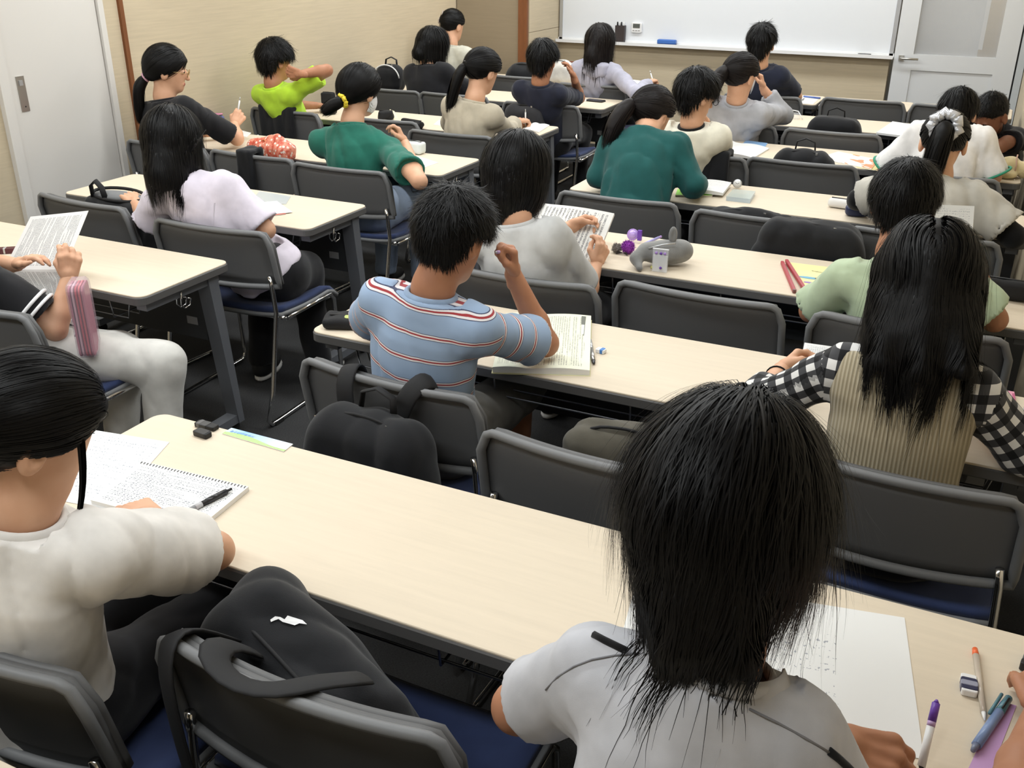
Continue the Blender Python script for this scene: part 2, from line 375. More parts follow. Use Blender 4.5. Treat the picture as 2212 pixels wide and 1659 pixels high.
TBR = [('R0', .33, 'cut off in the bottom left corner'), ('R1', .30, 'holding the spiral notebook and ruler'), ('R2', .275, 'holding the thick cream workbook'), ('R3', .25, 'holding the grey plush pencil case'), ('R4', .2, 'holding the green memo and open book'),
       ('R5', .165, 'holding the fluffy cream pouch'), ('R6', .128, 'behind the kid with cropped hair')]
for k, x1, lb in TBR: make_table(-1.77, x1, YN[k], 'right block maple table '+lb)
for x0, x1, lb in ((-1.775, -1.172, 'before the boy in navy tee'), (-1.158, -.556, 'in the middle below the front door handle'), (-.542, .088, 'at the right wall')): make_table(x0, x1, YN['R7'], 'single maple desk of the front row '+lb)
# ================================================================ chairs
def make_chair():
    o = empty('chair', (0, 0, 0), cat='chair', group='grey stacking chairs')
    w, z0, z1 = .275, .545, .772
    def out(u):  # outline of the backrest: u in 0..1 across, returns top z
        a = abs(u*2-1); r = .16
        return z1-(0 if a < 1-r*2*.5 else .055*(1-math.sqrt(max(0, 1-((a-(1-r))/r)**2))))
    def surf(off):
        def f(u, v):
            x = (u*2-1)*w*(1+.012*(1-v)); zt = out(u); z = z0+.012*abs(u*2-1)**2+(zt-z0-.012*abs(u*2-1)**2)*v
            y = -.012*(v)+.035*(u*2-1)**2+.02*(1-v)+off
            return (x, y, z)
        return f
    mb = MB(); mb.grid(surf(.014), 20, 6, .012); mb.build('back_cushion', M['chairback'], o)
    mb = MB(); mb.grid(surf(0), 20, 6, .014); bk = mb.build('backrest', M['chairback'], o)
    pts = [surf(-.007)(u, 0) for u in np.linspace(0, 1, 15)]+[surf(-.007)(1, v) for v in np.linspace(.15, .75, 5)]+[surf(-.007)(u, 1) for u in np.linspace(1, 0, 31)]+[surf(-.007)(0, v) for v in np.linspace(.75, .15, 5)]
    mb = MB(); mb.tube(pts, .0105, 8, closed=True, flat=1.15); mb.build('rim', M['rim'], bk)
    def seat(zo, e=0):
        def f(u, v):
            x = (u*2-1)*(.265-e); y = .06+e+(.40-2*e)*v
            z = .43+zo+.018*abs(u*2-1)**3-.012*math.sin(v*3.1)-(.045*max(0, (v-.8)/.2)**2)
            return (x, y, z)
        return f
    mb = MB(); mb.grid(seat(.012, .012), 12, 12, .02); mb.build('seat_pad', M['seat'], o)
    mb = MB(); mb.grid(seat(-.006), 12, 12, .016); mb.build('seat_shell', M['rim'], o)
    for s in (-1, 1):
        q = s*.262; mb = MB()
        mb.tube([(q*.95, .03, .60), (q*.97, .03, .56), (q, .03, .45), (q, -.04, .14), (q, -.085, .03), (q, -.07, .011), (q, -.04, .010), (q, .40, .010), (q, .435, .014), (q, .445, .04), (q, .435, .25), (q, .425, .385), (q, .40, .412), (q, .1, .41)], .0095, 8)
        mb.build('side_frame', M['chrome'], o)
        for yy in (-.03, .38): mb = MB(); mb.box((q, yy, .008), (.024, .05, .016)); mb.build('glide', M['rubber'], o)
        mb = MB(); mb.lathe([(.008, -.006), (.009, 0), (.007, .006)], 10, (np.array([[0, 0, s], [0, 1, 0], [-s, 0, 0.]]), V3(q+s*.012, .055, .425))); mb.build('bolt', M['chrome'], o)
    mb = MB(); mb.tube([(-.262, .09, .408), (.262, .09, .408)], .008, 8); mb.build('crossbar', M['chrome'], o)
    return o
CH = {}
CHAIRS = [('L1', -2.72, 1.80, 0, 'grey chair at left edge under the person in white trousers'),
 ('L2a', -3.40, 2.86, -4, 'empty grey chair with open black bag before it, near the sliding door'), ('L2b', -2.65, 2.80, 2, 'grey chair under the girl in lavender shirt'),
 ('L3a', -3.95, 3.93, 0, 'grey chair hidden behind long hair, under the girl in black tee'), ('L3b', -3.37, 3.92, -2, 'grey chair beside the orange pouch with black strap over it'), ('L3c', -2.80, 3.87, 0, 'grey chair under the girl in green tee with yellow scrunchie'),
 ('L4a', -4.06, 5.08, -3, 'grey chair under the boy in neon green'), ('L4b', -3.35, 5.08, 0, 'empty grey chair behind the raised hand of the green tee girl'), ('L4c', -2.75, 4.88, 0, 'grey chair under the ponytail girl in beige tee'),
 ('L5a', -3.97, 6.15, 0, 'grey chair left of the girl in black robe'), ('L5b', -3.43, 6.15, 0, 'grey chair under the beige tote bag'), ('L5c', -2.72, 6.05, 2, 'grey chair with dark backpack under the boy in navy touching his ear'),
 ('L6a', -4.12, 7.1, 0, 'grey chair under the girl with claw clip by the pillar'), ('L6b', -3.42, 7.18, 0, 'grey chair holding a black bag below the brown post'), ('L6c', -2.75, 7.03, 0, 'grey chair under the girl in grey hoodie'),
 ('R7a', -1.5, 7.1, 0, 'grey chair under the boy in navy facing the whiteboard'), ('R7b', -.84, 7.2, 0, 'empty grey chair in front of the door at front row'), ('R7c', -.26, 7.2, 0, 'empty grey chair in the front row beside the cropped hair kid'),
 ('R6a', -1.42, 5.92, 0, 'grey chair under the ponytail girl in grey sweater'), ('R6b', -.83, 5.9, 0, 'grey chair with a black handled bag on its table'), ('R6c', -.12, 5.98, 0, 'grey chair under the kid with cropped hair'),
 ('R5a', -1.36, 4.95, 0, 'grey chair under the boy with glasses and cream tee'), ('R5b', -.83, 5.0, 0, 'empty grey chair left of the orange printed booklet'), ('R5c', -.2, 5.0, 0, 'grey chair under the person in white shirt with green piping'),
 ('R4a', -1.4, 3.92, 0, 'grey chair under the girl in dark green long sleeves'), ('R4b', -.78, 3.88, 0, 'grey chair carrying the big black backpack'), ('R4c', -.17, 3.9, 0, 'grey chair under the girl with silver scrunchie'),
 ('R3a', -1.32, 2.78, 2, 'grey chair under the kid in grey printed tee'), ('R3b', -.75, 2.88, -2, 'empty grey chair in the middle behind the cream workbook table'), ('R3c', -.12, 2.88, 0, 'grey chair under the boy in pale green tee'),
 ('R2a', -1.28, 1.90, -3, 'grey chair with black backpack under the boy in striped tee'), ('R2b', -.66, 1.75, -2, 'empty grey chair holding a khaki bag behind the long front table'), ('R2c', -.07, 1.96, -2, 'grey chair under the girl in ribbed vest'),
 ('R1a', -1.36, .74, 0, 'grey chair at bottom left under the girl in white tee'), ('R1b', -.8, .89, 0, 'grey chair at bottom holding a black backpack with white logo'), ('R1c', -.22, .72, 0, 'grey chair below the frame under the person in pale grey shirt')]
c0 = make_chair()
for i, (k, cx, cy, rz, lb) in enumerate(CHAIRS):
    o = c0 if i == 0 else copy_tree(c0)
    o.location = (cx, cy, 0); o.rotation_euler[2] = math.radians(rz); o['label'] = lb; CH[k] = (cx, cy, rz)
# ================================================================ implicit-surface toolkit
def nets(fn, lo, hi, h):
    """naive surface nets of fn<0 inside the box (blocks far from the surface are skipped); returns verts, quads"""
    lo = np.asarray(lo, float); hi = np.asarray(hi, float)
    nb = np.maximum(np.ceil((np.ceil((hi-lo)/h)+1)/4).astype(int), 2); n = nb*4
    ax = [lo[i]+h*(4*np.arange(nb[i])+1.5) for i in range(3)]
    Gc = np.stack(np.meshgrid(*ax, indexing='ij'), -1).reshape(-1, 3).astype(np.float32)
    Dc = np.asarray(fn(Gc), np.float32).reshape(nb)
    D = np.repeat(np.repeat(np.repeat(Dc, 4, 0), 4, 1), 4, 2)
    mk = np.abs(Dc) < h*5.2+.008; mk = np.repeat(np.repeat(np.repeat(mk, 4, 0), 4, 1), 4, 2)
    I = np.argwhere(mk); D[mk] = np.asarray(fn((lo+h*I).astype(np.float32)), np.float32)
    for d in range(3):
        for e in (0, -1):
            s_ = [slice(None)]*3; s_[d] = e; D[tuple(s_)] = np.maximum(D[tuple(s_)], h*.5)
    Sg = D < 0; c = n-1
    off = [(i, j, k) for i in (0, 1) for j in (0, 1) for k in (0, 1)]
    sl = lambda o: tuple(slice(q, q+m) for q, m in zip(o, c))
    cs = sum(Sg[sl(o)].astype(np.int8) for o in off); act = (cs > 0) & (cs < 8)
    ijk = np.argwhere(act); idx = -np.ones(c, np.int64); idx[act] = np.arange(len(ijk))
    cv = {o: D[tuple((ijk+o).T)] for o in off}; acc = np.zeros((len(ijk), 3), np.float32); cnt = np.zeros(len(ijk), np.float32)
    for a in off:
        for d in range(3):
            if a[d] == 1: continue
            e = list(a); e[d] = 1; da, db = cv[a], cv[tuple(e)]; x = (da < 0) != (db < 0)
            t = np.where(x, da/np.where(x, da-db, 1), 0)
            for q in range(3): acc[:, q] += (t if q == d else a[q])*x
            cnt += x
    V = lo+h*(ijk+acc/np.maximum(cnt, 1)[:, None])
    Q = []
    for d in range(3):
        s0 = [slice(1, -1)]*3; s0[d] = slice(0, -1); s1 = list(s0); s1[d] = slice(1, None)
        a, b2 = Sg[tuple(s0)], Sg[tuple(s1)]; x = a != b2; P = np.argwhere(x)
        if not len(P): continue
        st = np.array([1, 1, 1]); st[d] = 0; P = P+st; fl = a[x]
        u, v = (d+1) % 3, (d+2) % 3
        def g(du, dv):
            q = P.copy(); q[:, u] -= du; q[:, v] -= dv; return idx[q[:, 0], q[:, 1], q[:, 2]]
        q = np.stack([g(1, 1), g(0, 1), g(0, 0), g(1, 0)], 1); q[~fl] = q[~fl][:, ::-1]; Q.append(q)
    Q = np.concatenate(Q) if Q else np.zeros((0, 4), int)
    return V, Q[(Q >= 0).all(1)]
def cap(p, a, b, ra, rb):
    a = np.asarray(a, np.float32); ba = np.asarray(b, np.float32)-a; t = np.clip((p-a) @ ba/(ba @ ba+1e-9), 0, 1)
    return np.linalg.norm(p-a-t[:, None]*ba, axis=1)-(ra+(rb-ra)*t)
def ell(p, c, r, R=None):
    q = p-np.asarray(c, np.float32)
    if R is not None: q = q @ np.asarray(R, np.float32).T
    r = np.asarray(r, np.float32); k0 = np.linalg.norm(q/r, axis=1); k1 = np.linalg.norm(q/r**2, axis=1)
    return k0*(k0-1)/(k1+1e-9)
def rbox(p, c, hd, r, R=None):
    q = p-np.asarray(c, np.float32)
    if R is not None: q = q @ np.asarray(R, np.float32).T
    q = np.abs(q)-(np.asarray(hd, np.float32)-r)
    return np.linalg.norm(np.maximum(q, 0), axis=1)+np.minimum(q.max(1), 0)-r
def smin(a, b, k):
    h = np.clip(.5+.5*(b-a)/k, 0, 1); return b+(a-b)*h-k*h*(1-h)
def smax(a, b, k): return -smin(-a, -b, k)
def wob(p, f, seed=0, dirs=4):
    r = np.random.default_rng(seed); o = np.zeros(len(p), np.float32)
    for i in range(dirs):
        d = nrm(r.normal(size=3)); d2 = nrm(r.normal(size=3)); ph = r.uniform(0, 6.28, 2)
        o += np.sin((p @ d)*f*r.uniform(.7, 1.4)+ph[0]+1.6*np.sin((p @ d2)*f*.55+ph[1]))
    return o/dirs
def sharp(x): return 1-2*np.abs(x)**.7      # crease-like profile of a wobble
def join(parts):
    V = []; F = []; b = 0
    for v, f in parts: V.append(v); F.append(np.asarray(f)+b); b += len(v)
    return np.concatenate(V), np.concatenate(F)
def bbox(pts, r):
    P = np.array([np.asarray(q, float) for q in pts]); return P.min(0)-r, P.max(0)+r
def frame(fwd, up):
    f = nrm(fwd); u = np.asarray(up, float); r = nrm(np.cross(f, u)); u = np.cross(r, f); return np.stack([r, f, u])   # rows: right, forward, up
# ---------------------------------------------------------------- hands
def hand_sdf(w, d, n, side, pose, sc):
    """w wrist, d finger direction, n direction the palm faces, side +1 right / -1 left hand"""
    d = nrm(d); n = nrm(np.asarray(n, float)-d*np.dot(n, d)); x = np.cross(d, n)*side   # x points to the thumb side
    P = lambda a, b, c: w+sc*(a*x+b*d+c*n)
    curl = {'flat': (.08, .12, .1), 'relax': (.35, .5, .35), 'grip': (1.0, 1.35, .8), 'pen': (.75, 1.0, .5), 'hold': (.6, .75, .45), 'point': (.45, .35, .2)}[pose]
    segs = []
    segs += [(P(.0, -.03, 0), P(.004, .02, 0), .0215*sc, .023*sc)]
    for i, (xx, L) in enumerate(((.031, .068), (.0105, .075), (-.0105, .069), (-.031, .055))):
        k = P(xx, .078-.006*abs(i-1), 0); segs.append((P(xx*.62, .012, -.001), k, .0135*sc, .0115*sc))
        a = 0; p0 = k; sp = nrm(d+x*(xx*1.2)); cm = 1+.08*i if pose != 'point' else (0.35 if i == 0 else 1.3+.1*i)
        for j, (fr, r0, r1) in enumerate(((.45, .0098, .0086), (.3, .0086, .0078), (.25, .0078, .0062))):
            a += curl[j]*cm; p1 = p0+sc*L*fr*(math.cos(a)*sp+math.sin(a)*n); segs.append((p0, p1, r0*sc, r1*sc)); p0 = p1
    if pose in ('flat', 'relax'): tb = [(.026, .022, .004), (.046, .045, .012), (.054, .072, .018), (.054, .094, .021)]
    else: tb = [(.024, .02, .006), (.038, .044, .026), (.03, .07, .038), (.02, .09, .04)]
    tp = [P(*q) for q in tb]
    for (a, b), (r0, r1) in zip(zip(tp[:-1], tp[1:]), ((.014, .0115), (.0105, .0095), (.0095, .007))): segs.append((a, b, r0*sc, r1*sc))
    def f(p):
        o = None
        for i, (a, b, r0, r1) in enumerate(segs):
            q = cap(p, a, b, r0, r1); o = q if o is None else smin(o, q, (.007 if i < 20 else .005)*sc)
        return o
    lo, hi = bbox([s[0] for s in segs]+[s[1] for s in segs], .03)
    tip = P(.015, .1, .035); grip = P(.012, .075, .03)
    return f, lo, hi, tip, grip
# ---------------------------------------------------------------- people
PEOPLE = {}
def person(key, label, H, fwd=(0, 1, -.25), up=None, pelvis=None, yaw=0., sh=None, shw=.132, arms=(), legs=None, skin='skin', shirt=None, pants=None, hair=None, shoes=None, q=1.0, face=False, bulk=1.0, hs=1.0, spine=.022, neckdir=None, group='students seated at the tables', cat='person', vest=None, lean_r=0., sh_drop=.05, fold=1.0, chair=True, glasses=None, nb=None, headless=False):
    """H head centre; fwd face direction; pelvis; arms = two dicts (left, right) e, w, hd, hn, pose"""
    H = V3(H); pelvis = V3(pelvis); fwd = nrm(fwd)
    if up is None: up = np.array([0, 0, 1.])
    HF = frame(fwd, up); R_, F_, U_ = HF
    base = np.array([pelvis[0], pelvis[1], 0.0])
    o = empty('person', base, label=label, cat=cat, group=group)
    ya = math.radians(yaw); right = np.array([math.cos(ya), math.sin(ya), 0.]); front = np.array([-math.sin(ya), math.cos(ya), 0.])
    NB = V3(nb) if nb is not None else H-U_*.118*hs-F_*.035*hs-np.array([0, 0, .03])        # base of the neck
    axis = nrm(NB-pelvis); L = np.linalg.norm(NB-pelvis)
    rgt = nrm(right-axis*np.dot(right, axis)); rgt = nrm(rgt*math.cos(math.radians(lean_r))+np.cross(axis, rgt)*0+axis*math.sin(math.radians(lean_r))*-1)
    back = -nrm(np.cross(axis, rgt)); back = back if np.dot(back, front) < 0 else -back
    ctrl = (pelvis+NB)/2+back*spine*2-np.array([0, 0, 0.0])
    def cen(t): t = t[:, None]; return pelvis*(1-t)**2+2*ctrl*t*(1-t)+NB*t**2
    tv = np.array([0, .15, .35, .6, .78, .88, .95, 1.0]); rxv = np.array([.140, .138, .128, .134, .130, .105, .072, .052])*bulk; ryv = np.array([.112, .102, .092, .094, .086, .074, .060, .05])*bulk
    if sh is None:
        c_ = cen(np.array([.87]))[0]; sh = [c_-rgt*shw, c_+rgt*shw]
        sh = [s+np.array([0, 0, .0]) for s in sh]
    sh = [V3(s) for s in sh]
    def torso(p, inf=0.):
        t = np.clip((p-pelvis) @ axis/L, 0, 1).astype(np.float32); c = cen(t); e = p-c
        rx = np.interp(t, tv, rxv)+inf; ry = np.interp(t, tv, ryv)+inf
        u = e @ rgt; v = e @ back; w = e @ axis
        k = np.sqrt((u/rx)**2+(v/ry)**2); d = (k-1)*np.minimum(rx, ry)*.9
        ex = np.where((t <= 0) | (t >= 1), np.abs(w)-.02, -1); return np.where(ex > 0, np.hypot(np.maximum(d, 0), ex), d)
    def yoke(p, inf=0.):
        o_ = torso(p, inf); c_ = cen(np.array([.93]))[0]
        for s in sh: o_ = smin(o_, cap(p, c_, s, .046+inf, .040*bulk+inf), .045)
        return o_
    parts = []
    # ---- head and neck
    Sx = np.array([.074, .092, .104])*hs
    def lp(p): return (p-H.astype(np.float32)) @ HF.T.astype(np.float32)
    def head(p):
        l = lp(p)/hs
        d = ell(l, (0, -.008, .022), (.0755, .093, .088))
        d = smin(d, ell(l, (0, .022, -.045), (.058, .066, .07)), .03)
        d = smin(d, ell(l, (0, .06, -.088), (.026, .022, .02)), .03)
        if face:
            d = smin(d, cap(l, (0, .088, .005), (0, .104, -.03), .008, .012), .012)
            for s in (-1, 1):
                d = smax(d, -ell(l, (s*.031, .1, .004), (.018, .014, .011)), .014); d = smin(d, ell(l, (s*.031, .078, .003), (.014, .012, .011)), .004)
            d = smin(d, ell(l, (0, .083, -.062), (.024, .010, .007)), .01)
        for s in (-1, 1):
            e = ell(l, (s*.081, -.008, -.014), (.012, .021, .034)); e = smax(e, -ell(l, (s*.094, -.002, -.01), (.009, .012, .021)), .004); d = smin(d, e, .006)
        return d*hs
    hc = H-U_*.03*hs-F_*.025*hs
    def hn(p): return smin(head(p), smin(cap(p, hc, NB+(H-NB)*.12, .046*hs, .051*hs), cap(p, NB+(H-NB)*.12, cen(np.array([.9]))[0], .05*hs, .05), .03), .028)
    if not headless:
        lo, hi = bbox([H, NB], .15*hs); v, f = nets(hn, lo, hi, .0055*q); parts.append((v, f))
    nskin = len(parts)
    # ---- arms and hands
    grips = []; wr = []
    for s, a in zip((-1, 1), arms):
        if a is None: grips.append(None); continue
        S0 = sh[0 if s < 0 else 1]; E, Wp = V3(a['e']), V3(a['w'])
        def arm(p, S0=S0, E=E, Wp=Wp):
            m_ = E+(Wp-E)*.3
            d = smin(cap(p, S0, E, .041*bulk, .034), cap(p, E, m_, .035, .034), .02); return smin(d, cap(p, m_, Wp, .034, .0235), .02)
        lo, hi = bbox([S0, E, Wp], .055); parts.append(nets(arm, lo, hi, .008*q))
        hf, lo, hi, tip, grip = hand_sdf(Wp, a.get('hd', Wp-E), a.get('hn', (0, 0, -1)), s, a.get('pose', 'relax'), a.get('hs', .92)); parts.append(nets(hf, lo, hi, .0048*max(q, .85))); grips.append((tip, grip)); wr.append((E, Wp))
    parts.append(nets(lambda p: torso(p, -.02), *bbox([pelvis, NB, ctrl], .16), .02))
    # ---- legs
    if legs is None:
        k = pelvis+front*.40; legs = [(k-right*.10+np.array([0, 0, -.02]), pelvis+front*.34-right*.11), (k+right*.10+np.array([0, 0, -.02]), pelvis+front*.36+right*.11)]
    pl = []
    for s, (K, A) in zip((-1, 1), legs):
        K, A = V3(K), V3(A); A = np.array([A[0], A[1], max(A[2] if len(A) > 2 and A[2] < .3 else .09, .09)]); Hj = pelvis+right*s*.08; pl.append((Hj, K, A))
        parts.append(nets(lambda p, Hj=Hj, K=K, A=A: smin(cap(p, Hj, K, .06, .045), cap(p, K, A, .045, .03), .03), *bbox([Hj, K, A], .08), .02))
    v, f = join(parts)
    body_mats = [M[skin], M['lip'], M['eyew']]
    fm = None
    if face:
        l = lp(v[f].mean(1))/hs; fm = np.zeros(len(f), int)
        fm[(np.abs(l[:, 0]) < .021) & (l[:, 1] > .07) & (np.abs(l[:, 2]+.062) < .0065)] = 1
        for s in (-1, 1): fm[(np.hypot(l[:, 0]-s*.031, (l[:, 2]-.003)*1.7) < .0105) & (l[:, 1] > .06)] = 2
    np_mesh('body', v-base, f, parent=o, mats=body_mats, fm=fm)
    # ---- trousers and shoes
    pants = pants or dict(m='pants_black')
    def psdf(p):
        d = cap(p, pelvis-right*.05, pelvis+right*.05, .125*bulk, .125*bulk); pr = pants.get('r', 1.0)
        for Hj, K, A in pl:
            e = A if not pants.get('short') else K+(A-K)*.02
            d = smin(d, smin(cap(p, Hj, K, .088*pr, .066*pr), cap(p, K, e, .066*pr, .05*pr), .04), .05)
        return d+.004*fold*sharp(wob(p, 42, 5))
    lo, hi = bbox([pelvis-right*.15, pelvis+right*.15]+[a for t in pl for a in t[:2]]+([t[2] for t in pl] if not pants.get('short') else []), .11); lo[2] = max(lo[2], .07)
    v, f = nets(psdf, lo, hi, .013*q); np_mesh('shorts' if pants.get('short') else 'trousers', v-base, f, M[pants['m']], o)
    for Hj, K, A in pl:
        df = nrm(np.array([(K-Hj)[0], (K-Hj)[1], 0])); sm = shoes or 'shoe_black'; rs = np.array([df[1], -df[0], 0]); RR = np.stack([rs, df, [0, 0, 1.]])
        a0 = np.array([A[0], A[1], 0])
        def sf(p): return smax(smin(smin(ell(p, a0+df*.075+[0, 0, .035], (.042, .11, .042), RR), ell(p, a0+[0, 0, .06], (.036, .05, .05), RR), .03), cap(p, a0+[0, 0, .06], a0+[0, 0, .105], .036, .036), .02), .022-p[:, 2], .004)
        v, f = nets(sf, *bbox([a0-df*.06, a0+df*.2+[0, 0, .1]], .06), .010*q); so = np_mesh('shoe', v-base, f, M[sm], o)
        def sl(p): return smax(ell(p, a0+df*.07+[0, 0, .012], (.047, .12, .03), RR), np.abs(p[:, 2]-.013)-.012, .004)
        v, f = nets(sl, *bbox([a0-df*.06, a0+df*.2], .06), .010*q); np_mesh('sole', v-base, f, M['sole'], so)
    # ---- shirt
    inf = shirt.get('inf', .014); slv = shirt.get('slv', .62); srs = shirt.get('sr', .054); slr = []
    for s, a in zip((-1, 1), arms):
        S0 = sh[0 if s < 0 else 1]
        if a is None: continue
        E, Wp = V3(a['e']), V3(a['w']); sv = shirt.get('slvs', {}).get(s, slv)
        if sv <= 1: slr.append((s, [S0, S0+(E-S0)*sv], [srs, shirt.get('se', srs*1.08)]))
        else: slr.append((s, [S0, E, E+(Wp-E)*(sv-1)], [srs, srs*.9, shirt.get('se', srs*.72)]))
    fs = shirt.get('fs', 1.0)*fold; hem = shirt.get('hem', 0.0)
    def ssdf(p, extra=0.):
        d = yoke(p, inf+extra)
        t = (p-pelvis) @ axis/L; d = d-np.clip(.25-t, 0, .25)*.05*shirt.get('flare', 1)
        for s, pts, rr in slr:
            for i in range(len(pts)-1): d = smin(d, cap(p, pts[i], pts[i+1], rr[i]+extra, rr[i+1]+extra), .04 if i == 0 else .025)
        sh_ = p @ np.array([[1.25, 0, .25], [0, 1.25, -.2], [.25, -.2, .42]], np.float32); d = d+fs*(.0055*sharp(wob(sh_, 34, sum(map(ord, key))*7, 3))+.0022*wob(sh_, 80, 3))
        for s, pts, rr in slr:                       # cut and hollow the cuff
            e, dr = pts[-1], nrm(pts[-1]-pts[-2]); near = np.linalg.norm(p-e, axis=1) < .11
            d = np.where(near, smax(d, (p-e) @ dr-.002, .004), d)
            d = np.where(near, smax(d, -np.maximum(cap(p, e-dr*.01, e+dr*.1, rr[-1]-.016, rr[-1]-.013), -((p-e) @ dr)-.014), .003), d)
        cN = NB+(H-NB)*.02; nd = nrm(NB-cen(np.array([.9]))[0]); top = (p-cN) @ nd
        nr = shirt.get('neck', .058)
        d = np.where(np.linalg.norm(p-cN, axis=1) < shirt.get('nrad', .1), smax(d, top-shirt.get('ctop', -.004), .006), d)
        d = np.where(np.linalg.norm(p-cN, axis=1) < .12, smax(d, -cap(p, cN-nd*.012, cN+nd*.1, nr, nr+.02), .006), d)
        return d
    pts = [pelvis, NB, ctrl, *sh]+[x_ for s in slr for x_ in s[1]]
    lo, hi = bbox(pts, .17); lo[2] = max(lo[2], pelvis[2]-.10+hem)
    def sfin(p): return smax(ssdf(p), (pelvis[2]-.075+hem)-p[:, 2], .004)
    v, f = nets(sfin, lo, hi, shirt.get('h', .0095)*q)
    fc = v[f].mean(1); reg = np.zeros(len(f), int); dt = yoke(fc, inf)-.012
    tq = lambda p: ((p-pelvis) @ axis/L)
    UVl = np.zeros((len(f), 4, 2), np.float32); Pv = v[f].reshape(-1, 3)
    e = Pv-cen(np.clip(tq(Pv), 0, 1)); UVl[:] = np.stack([e @ rgt+(e @ front)*0, (Pv-pelvis) @ axis], 1).reshape(-1, 4, 2)
    for i, (s, pts_, rr) in enumerate(slr):
        ds = np.minimum.reduce([cap(fc, pts_[k], pts_[k+1], rr[k], rr[k+1]) for k in range(len(pts_)-1)])
        a0 = nrm(pts_[1]-pts_[0]); beyond = (fc-sh[0 if s < 0 else 1]) @ a0 > -.005
        m_ = (ds < dt) & beyond; reg[m_] = i+1
        x_ = nrm(np.cross(a0, [0.3, .2, 1])); y_ = np.cross(a0, x_); Ps = v[f[m_]].reshape(-1, 3)-pts_[0]
        UVl[m_] = np.stack([np.arctan2(Ps @ y_, Ps @ x_)*.06, Ps @ a0+shirt.get('uo', 0)], 1).reshape(-1, 4, 2)
    sm_ = [M[shirt['m']]]; fmi = None
    if shirt.get('ms'): sm_.append(M[shirt['ms']]); fmi = (reg > 0).astype(int)
    so = np_mesh(shirt.get('name', 'shirt'), v-base, f, parent=o, uv=UVl, mats=sm_, fm=fmi)
    if shirt.get('collar', True):
        nd = nrm(NB-cen(np.array([.9]))[0]); cN = NB+(H-NB)*.02-nd*.006; x_ = nrm(rgt-nd*np.dot(rgt, nd)); y_ = np.cross(nd, x_); nr = shirt.get('neck', .058)
        mb = MB(); mb.tube([cN+(nr+.003)*(math.cos(a)*x_+math.sin(a)*y_)-base for a in np.linspace(0, 2*math.pi, 33)[:-1]], shirt.get('cw', .008), 8, closed=True, flat=1.5); mb.build('collar', M[shirt.get('mc', shirt['m'])], so)
    if shirt.get('cuffm'):
        for s, pts_, rr in slr:
            e, a0 = pts_[-1], nrm(pts_[-1]-pts_[-2]); x_ = nrm(np.cross(a0, [0.3, .2, 1])); y_ = np.cross(a0, x_)
            for off in shirt.get('cuffs', (0,)): mb = MB(); mb.tube([e-a0*(off+.006)+(rr[-1]+.004)*(math.cos(a)*x_+math.sin(a)*y_)-base for a in np.linspace(0, 2*math.pi, 25)[:-1]], shirt.get('cuffw', .006), 6, closed=True); mb.build('cuff_band', M[shirt['cuffm']], so)
    for s, a in zip((-1, 1), arms):
        if a is None or not shirt.get('under'): continue
        S0 = sh[0 if s < 0 else 1]; E, Wp = V3(a['e']), V3(a['w'])
        v, f = nets(lambda p: smin(cap(p, S0, E, .047, .044), cap(p, E, E+(Wp-E)*.92, .044, .034), .02)+.003*sharp(wob(p, 45, 2)), *bbox([S0, E, Wp], .07), .009*q); np_mesh('undersleeve', v-base, f, M[shirt['under']], o)
    if vest:
        def vs(p):
            d = smin(torso(p, inf+.014), cap(p, cen(np.array([.86]))[0]-rgt*(shw-.045), cen(np.array([.86]))[0]+rgt*(shw-.045), .072, .072), .05)+.003*wob(p, 40, 9)
            d = smax(d, np.abs((p-pelvis) @ rgt)-vest.get('w', .155), .01); cN = NB+(H-NB)*.02; nd = nrm(NB-cen(np.array([.9]))[0])
            d = smax(d, (p-cN) @ nd+.01, .006); d = smax(d, -cap(p, cN-nd*.05, cN+nd*.1, .066, .09), .006); return smax(d, (pelvis[2]-.06)-p[:, 2], .004)
        v, f = nets(vs, *bbox([pelvis, NB, ctrl, *sh], .16), .009*q); Pv = v[f].reshape(-1, 3); e = Pv-pelvis
        np_mesh('vest', v-base, f, M[vest['m']], o, uv=np.stack([e @ rgt, e @ axis], 1))
    # ---- hair
    if hair and not headless: make_hair(o, base, hair, H, HF, hs, lambda p: np.minimum(ssdf(p), head(p)), q)
    if glasses and not headless:
        g = lambda x_, y_, z_: H+hs*(x_*R_+y_*F_+z_*U_)-base
        for s in (-1, 1):
            mb = MB(); mb.tube([g(s*.033+.021*math.cos(a), .105, -.003+.017*math.sin(a)) for a in np.linspace(0, 2*math.pi, 17)[:-1]], .0016, 5, closed=True)
            mb.tube([g(s*.053, .105, .003), g(s*.078, .09, .003), g(s*.082, .0, .003), g(s*.08, -.02, -.012)], .0014, 5); mb.build('glasses', M[glasses], o)
    PEOPLE[key] = dict(o=o, wr=wr, base=base, grips=grips, NB=NB, H=H, HF=HF, sh=sh, axis=axis, rgt=rgt, back=back, cen=cen, pelvis=pelvis, L=L)
    return o
